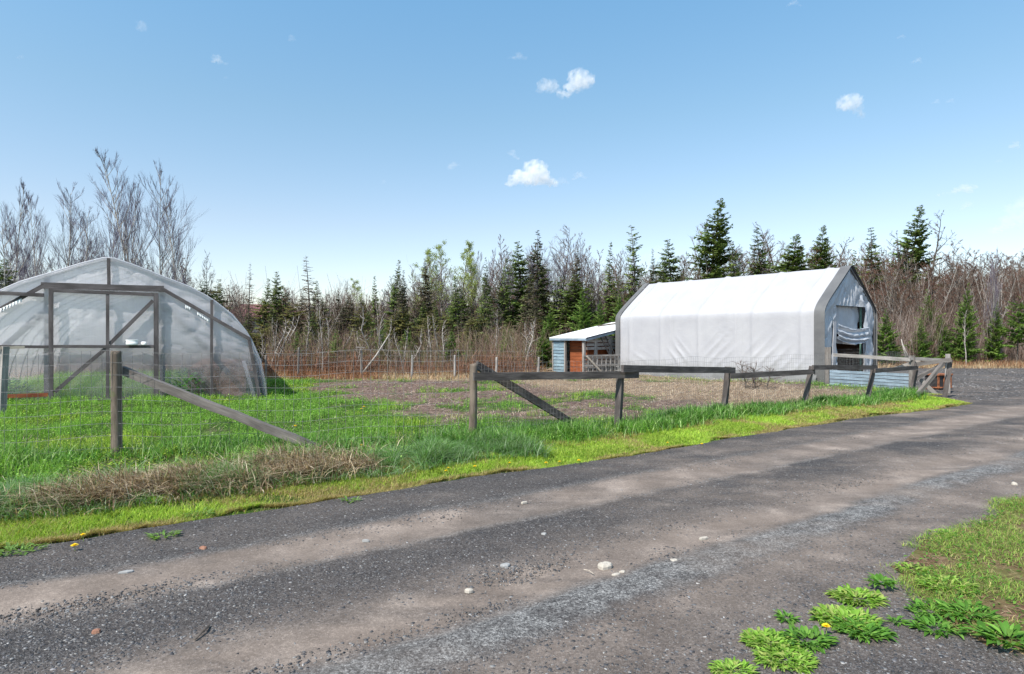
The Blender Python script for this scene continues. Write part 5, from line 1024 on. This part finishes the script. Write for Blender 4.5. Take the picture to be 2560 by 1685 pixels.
# ================================================================ weeds, dandelions, stones
def rosette(name, x, y, r, n, L, label, cols, cat='weed', up=.6, wd=.26, z=None):
    rr_ = r * np.sqrt(rng.random(n)); az0 = rng.uniform(0, 2 * np.pi, n); bx = rr_ * np.cos(az0); by = rr_ * np.sin(az0) * .8
    az = az0 + rng.normal(0, .7, n); Ls = L * rng.uniform(.35, 1.25, n); el = rng.uniform(.1, up + .4, n); V = []; m_ = 4
    WV_ = rng.uniform(.7, 1.5, n); d = np.stack([np.cos(az), np.sin(az)], -1); s_ = np.stack([-np.sin(az), np.cos(az)], -1)
    for i in range(m_ + 1):
        t = i / m_; w_ = wd * WV_ * Ls * (math.sin(min(1, t * 1.02 + .06) * math.pi) ** .8) * .5 if i < m_ else Ls * .01
        hr = Ls * t * np.cos(el * (1 - .35 * t)); hz_ = Ls * t * np.sin(el) - Ls * .35 * t * t
        c_ = np.stack([bx + d[:, 0] * hr, by + d[:, 1] * hr, .008 + hz_], -1); sd = np.stack([s_[:, 0] * w_, s_[:, 1] * w_, w_ * .35], -1); sd2 = sd * np.array([1, 1, -1])
        V += [c_ - sd2, c_ - np.array([0, 0, .15]) * np.linalg.norm(sd, axis=1)[:, None], c_ + sd]
    V = np.stack(V, 1).reshape(-1, 3); V[:, 2] = np.maximum(V[:, 2], .002); b = (np.arange(n) * 3 * (m_ + 1))[:, None]
    Q = np.concatenate([b + np.array([[3 * i + j, 3 * i + j + 1, 3 * i + 4 + j, 3 * i + 3 + j]]) for i in range(m_) for j in (0, 1)], 0)
    o = link(name, npmesh(name, V, Q, cols=np.repeat(palette(n, cols, .16), 3 * (m_ + 1), axis=0), smooth=True), M['leaves'])
    o.location = (x, y, .02 if z is None else z); return tag(o, label, cat)
WG = [(.14, .28, .03), (.19, .35, .045), (.26, .41, .08), (.30, .36, .10)]; WD = [(.07, .18, .022), (.10, .24, .035), (.15, .29, .05)]
def wp(a, b): return G(a * OV, b * OV, .02)
for (a, b, r, n, L, c, lab) in (
    (1992, 1392, .14, 150, .10, WG, 'round bright green leafy clump in the gravel left of the small dark rosette'),
    (2048, 1368, .06, 34, .11, WD, 'small dark green rosette at the top right of the round clump'),
    (1965, 1442, .17, 190, .11, WG, 'large leafy clump with one yellow flower at its left side'),
    (2005, 1470, .14, 110, .12, WD, 'dark lance-leaved right end of the large leafy clump'),
    (1790, 1495, .15, 230, .09, WG, 'fine grassy clump left of the dark fan of leaves'),
    (1875, 1490, .13, 80, .13, WD, 'dark fan of lance leaves on the gravel near the bottom'),
    (1825, 1535, .17, 230, .09, WG, 'bright green mat of leaves above the bottom edge of the photo'),
    (1705, 1562, .12, 110, .09, WG, 'lettuce-green clump cut by the bottom edge of the photo'),
    (1828, 1440, .05, 20, .10, WD, 'tiny lone rosette in the gravel above the fan of leaves'),
    (2086, 1448, .04, 14, .09, WD, 'tiny rosette in the gravel right of the large clump'),
    (2172, 1425, .13, 55, .12, WD, 'spread of dark weeds below the verge edge'),
    (2180, 1462, .13, 48, .13, WD, 'spiky dark weed cluster on the slate right of centre'),
    (2250, 1440, .15, 60, .13, WD, 'long-leaved weed patch running into the verge'),
    (2340, 1500, .13, 44, .19, WD, 'large long-leaved weed near the bottom right corner'),
    (2200, 1375, .15, 80, .10, WG, 'leafy weed patch with dark centre on the verge'),
    (2120, 1335, .09, 50, .07, WG, 'small weed patch on the left tip of the verge'),
    (2190, 1250, .07, 40, .06, WG, 'small tuft at the upper edge of the verge')):
    x_, y_ = wp(a, b); rosette('weed_clump', x_, y_, r * 1.05 * y_ / 3.9, int(n * 3.2), L * .54 * y_ / 3.9, lab, c, z=.02 if b > 1380 and a < 2200 else .05)
for (a, b, r, n, lab) in ((45, 1278, .14, 120, 'dark clover clump at the far left edge of the driveway'), (462, 1195 * 1.0, .10, 60, 'ragged green weed on the driveway edge below the dead grass'), (380, 1245, .10, 60, 'low weed on the driveway edge left of the ragged one'), (815, 1162, .08, 40, 'small weed on the driveway edge below the matted bank')):
    x_, y_ = G(a * OV, b * OV, .03); rosette('weed_clump', x_, y_, r, n, .06, lab, [(.12, .22, .05), (.17, .28, .07)], z=.02)
yel = plain_mat('dandelion_yellow', (.75, .50, .01), (.85, .62, .02), 60, .7, 0)
def dandelion(px_, py_, lab, zf=.10, r=.022):
    d_ = (EYE - zf) * F / (py_ - 842.5); x_ = (px_ - 1280) / F * d_; z0 = gz(x_, d_) if d_ > 4.3 and px_ < 2000 else .02
    o = empty('dandelion', (x_, d_, z0)); m = MB(); top = zf - z0; m.tube([(0, 0, -.01), (.004, .002, top * .5), (0, 0, top)], .0025, 5); m.build('stem', M['dstem'], o)
    m = MB()
    for ring, (rad, up_) in enumerate(((1, .15), (.72, .35), (.4, .55))):
        for i in range(14 - ring * 3):
            a = 2 * math.pi * i / (14 - ring * 3) + ring * .3; c_, s_ = math.cos(a), math.sin(a); w_ = .16 * r
            m.add([(0, 0, top), (c_ * rad * r * .6 - s_ * w_, s_ * rad * r * .6 + c_ * w_, top + up_ * r * .7), (c_ * rad * r, s_ * rad * r, top + up_ * r), (c_ * rad * r * .6 + s_ * w_, s_ * rad * r * .6 - c_ * w_, top + up_ * r * .7)], [(0, 1, 2, 3)])
    m.build('flower_head', yel, o); tag(o, lab, 'dandelion', 'dandelions in bloom'); return o
M['dstem'] = plain_mat('dandelion_stem', (.16, .24, .06), (.22, .28, .09))
DL = [(186, 1364, 'yellow dandelion at the lower left edge of the driveway', .06, .03), (207, 1337, 'yellow dandelion in the mown strip just above the lowest one', .07, .022), (360, 1053, 'tiny dandelion in the field behind the near round post', .12, .022), (525, 1113, 'small dandelion below the long sloping brace', .14, .022),
 (738, 1065, 'dandelion above the foot of the long sloping brace', .14, .032), (904, 1113, 'lone dandelion in the field right of the brace foot', .15, .025), (910, 1017, 'dandelion at the edge of the bare mulch', .12, .035), (904, 1022, 'dandelion beside the one at the mulch edge', .11, .03),
 (1115, 1177, 'orange-yellow dandelion in the mown strip left of the first rail post', .07, .022), (1121, 1170, 'dandelion just above the orange-yellow one', .07, .02), (1187, 1166, 'dandelion in the mown strip below the first rail post', .08, .026), (1274, 1157, 'faint dandelion in the mown strip right of the first rail post', .08, .02),
 (1365, 1157, 'bright dandelion in the mown strip below the dark brace', .07, .026), (1399, 1154, 'small dandelion between two brighter ones', .07, .02), (1447, 1151, 'brightest dandelion near the driveway edge', .07, .028), (1669, 1107, 'pale dandelion in the strip below the second leaning post', .07, .024), (1755, 1110, 'dandelion in the strip near the third post', .07, .028), (2065, 1565, 'dandelion at the left side of the large gravel weed clump', .07, .024)]
for d_ in DL: dandelion(*d_)
def stone(px_, py_, w_, dpt, hh, mat, lab, seed):
    x_, y_ = G(px_, py_, .02); r = random.Random(seed); m = MB(); n = 9; rings = []
    for (k_, z) in ((1.0, -.01), (1.02, hh * .35), (.86, hh * .8), (.45, hh)):
        rings.append([(math.cos(2 * math.pi * i / n) * w_ / 2 * k_ * R_[i], math.sin(2 * math.pi * i / n) * dpt / 2 * k_ * R_[i], z + r.uniform(-.1, .1) * hh) for i in range(n)] if rings else [(math.cos(2 * math.pi * i / n) * w_ / 2 * k_ * R_.setdefault(i, r.uniform(.75, 1.12)), math.sin(2 * math.pi * i / n) * dpt / 2 * k_ * R_[i], z) for i in range(n)])
    vs2 = [v for rg_ in rings for v in rg_]; fs = [(a * n + i, a * n + (i + 1) % n, (a + 1) * n + (i + 1) % n, (a + 1) * n + i) for a in range(3) for i in range(n)] + [tuple(3 * n + i for i in range(n))]
    m.add(vs2, fs); o = m.build('stone', mat, None); o.location = (x_, y_, .018); o.rotation_euler = (0, 0, r.uniform(-.5, .5)); return tag(o, lab, 'stone', 'loose stones on the driveway')
R_ = {}
pale = plain_mat('pale_stone', (.33, .30, .26), (.44, .40, .35), 20, .9, .4, .003); grys = plain_mat('grey_stone', (.22, .22, .22), (.32, .32, .32), 20, .9, .4, .003); reds = plain_mat('red_stone', (.20, .09, .06), (.29, .16, .11), 20, .9, .4, .003)
for i, (px_, py_, w_, dp, hh, mt, lab) in enumerate(((1512, 1416, .105, .085, .028, pale, 'largest pale stone in the brown wheel track'), (1264, 1414, .085, .05, .018, grys, 'flat grey stone left of the largest pale stone'), (1540, 1437, .06, .035, .014, pale, 'pale stone just below right of the largest one'), (1556, 1430, .05, .03, .012, pale, 'second small pale stone below right of the largest one'),
    (1758, 1345, .10, .03, .012, pale, 'long thin pale stone in the right wheel track'), (508, 1372, .06, .04, .02, reds, 'reddish stone near the left driveway edge'), (1172, 1476, .055, .035, .014, pale, 'whitish stone on the dark gravel below the flat grey one'), (1360, 1336, .05, .04, .016, grys, 'small grey stone on the dark gravel crest'),
    (1310, 1256, .08, .03, .012, pale, 'pale flat stone in the far wheel track'), (1685, 1402, .06, .05, .014, pale, 'pale stone in the light gravel streak'), (915, 1351, .06, .02, .01, grys, 'thin light stone at the edge of the far wheel track'), (315, 1430, .10, .035, .012, grys, 'long light stone at the left of the driveway'),
    (2535, 1212, .07, .06, .03, pale, 'small pale stone at the right edge of the driveway'), (240, 1582, .05, .04, .02, reds, 'orange-tan stone at the lower left of the driveway'))):
    R_ = {}; stone(px_, py_, w_, dp, hh, mt, lab, i)
m = MB(); x_, y_ = G(1460, 1427, .02); m.tube([(0, 0, 0), (.03, -.03, .006), (.055, -.075, .0)], .003, 5); o = m.build('twig', M['pale_wood'], None); o.location = (x_, y_, .028); tag(o, 'pale broken twig lying left of the largest pale stone', 'twig')
x_, y_ = G(500, 1590, .02); m = MB(); m.tube([(0, .1, 0), (.01, .03, .01), (.0, -.06, .0)], .006, 5); o = m.build('stick', M['bark'], None); o.location = (x_, y_, .03); tag(o, 'short brown stick on the gravel at the lower left', 'stick')

# ================================================================ clouds
k = NT('cloud_vapour'); k.out.inputs[0]; vs3 = k.n('ShaderNodeVolumePrincipled'); vs3.inputs['Color'].default_value = (1, 1, 1, 1); vs3.inputs['Anisotropy'].default_value = .0
oi = k.n('ShaderNodeObjectInfo'); cn = k.noise(k.n('ShaderNodeTexCoord').outputs['Object'], .045, 4, .6); k.l(k.math('MULTIPLY', k.math('MULTIPLY', oi.outputs['Alpha'], .0055), k.ramp(cn, [(.36, .05), (.62, 1.7)])), vs3.inputs['Density']); k.l(vs3.outputs[0], k.out.inputs[1]); k.m.volume_intersection_method = 'FAST' if hasattr(k.m, 'volume_intersection_method') else 'FAST'; cloud_m = k.m
CD = 2200.0
def cloud(px_, py_, w_, h_, lab, seed, dens=1.0, slope=0.0, peak=.5):
    r = random.Random(seed); s_ = CD / F; W, H = w_ * s_, h_ * s_; m = bpy.data.meshes.new('cloud'); import bmesh
    bm = bmesh.new(); n = 16 if w_ > 45 else 8
    for i in range(n):
        t = (i + .5) / n; ph = math.exp(-((t - peak) / .28) ** 2); rad = H * (.18 + .30 * ph) * r.uniform(.7, 1.15)
        c_ = Vector(((t - .5) * (W - rad), r.uniform(-.25, .25) * W * .5, -H * .5 + rad * .8 + r.uniform(0, .45) * H * ph + slope * (t - .5) * H))
        mt = Matrix.Translation(c_) @ Matrix.Diagonal((rad * r.uniform(1, 1.5), rad * 1.2, rad * .8, 1)); bmesh.ops.create_icosphere(bm, subdivisions=2, radius=1, matrix=mt)
    bm.to_mesh(m); bm.free(); o = link('cloud', m, cloud_m); o.location = P(px_, py_, CD); o.color = (1, 1, 1, dens)
    rm = o.modifiers.new('union', 'REMESH'); rm.mode = 'VOXEL'; rm.voxel_size = max(1.2, H / 26)
    tx = bpy.data.textures.new('puffs', 'CLOUDS'); tx.noise_scale = H * .28; tx.noise_depth = 3; dm = o.modifiers.new('puffs', 'DISPLACE'); dm.texture = tx; dm.strength = H * .6; dm.mid_level = .5; dm.texture_coords = 'LOCAL'
    tag(o, lab, 'cloud', 'small clouds in the blue sky'); return o
for i, c_ in enumerate(((1328, 434, 132, 82, 'largest white cloud with a flat base, low in mid sky', 3.0, 0, .5), (1372, 214, 60, 50, 'left ragged half of the double cloud in upper mid sky', 1.6, 0, .4), (1436, 210, 92, 66, 'right brighter half of the double cloud in upper mid sky', 2.2, .5, .7), (2124, 262, 78, 56, 'white cloud alone in the upper right sky', 2.0, -.4, .5),
    (2392, 474, 96, 30, 'flat long cloud above the right-hand wood', 1.6, .3, .7), (2418, 513, 34, 24, 'small puff just below the flat long cloud', 1.2, .4, .5), (2535, 545, 130, 90, 'large pale cloud cut by the right edge of the photo', .9, .3, .7), (548, 148, 46, 28, 'small white cloud in the upper left sky', 1.6, -.3, .3),
    (355, 66, 26, 32, 'faint round wisp high at the left', .8, 0, .5), (730, 97, 24, 16, 'tiny faint cloud high left of the centre', 1.0, 0, .5), (50, 142, 24, 14, 'faint wisp near the left edge', .7, 0, .5), (566, 193, 16, 10, 'tiny wisp below the small upper left cloud', .9, 0, .5), (1293, 141, 52, 20, 'thin cloud above left of the double cloud', 1.0, -.2, .6),
    (1283, 384, 30, 24, 'small puff above left of the largest cloud', 1.5, -.8, .4), (1134, 412, 32, 24, 'faint puff left of the largest cloud', .9, .8, .4), (1448, 440, 44, 24, 'small puff right of the largest cloud', 1.2, .3, .5), (1404, 452, 40, 22, 'faint wisp joining the largest cloud and the puff at its right', .8, 0, .5), (1985, 8, 44, 18, 'cloud cut by the top edge of the photo', 1.2, 0, .5),
    (2253, 90, 22, 16, 'tiny cloud in the upper right sky, highest there', 1.1, 0, .5), (2294, 151, 30, 18, 'small cloud below the highest tiny one at the right', 1.5, 0, .5), (2340, 254, 26, 14, 'left half of a pair of flat wisps at the right', 1.2, 0, .5), (2375, 253, 26, 14, 'right half of a pair of flat wisps at the right', 1.0, 0, .5),
    (2537, 362, 24, 28, 'bright small cloud at the right edge', 1.6, 0, .4), (2497, 402, 20, 12, 'tiny cloud low left of the bright one at the right edge', 1.3, 0, .5), (1650, 628, 84, 44, 'faint pinkish cloud low between the spruces', .5, 0, .5), (960, 457, 18, 12, 'faintest wisp in mid left sky', .8, 0, .5))):
    cloud(c_[0], c_[1], c_[2] * .95, c_[3] * .74, c_[4], i + 1, c_[5] * .9, c_[6], c_[7])
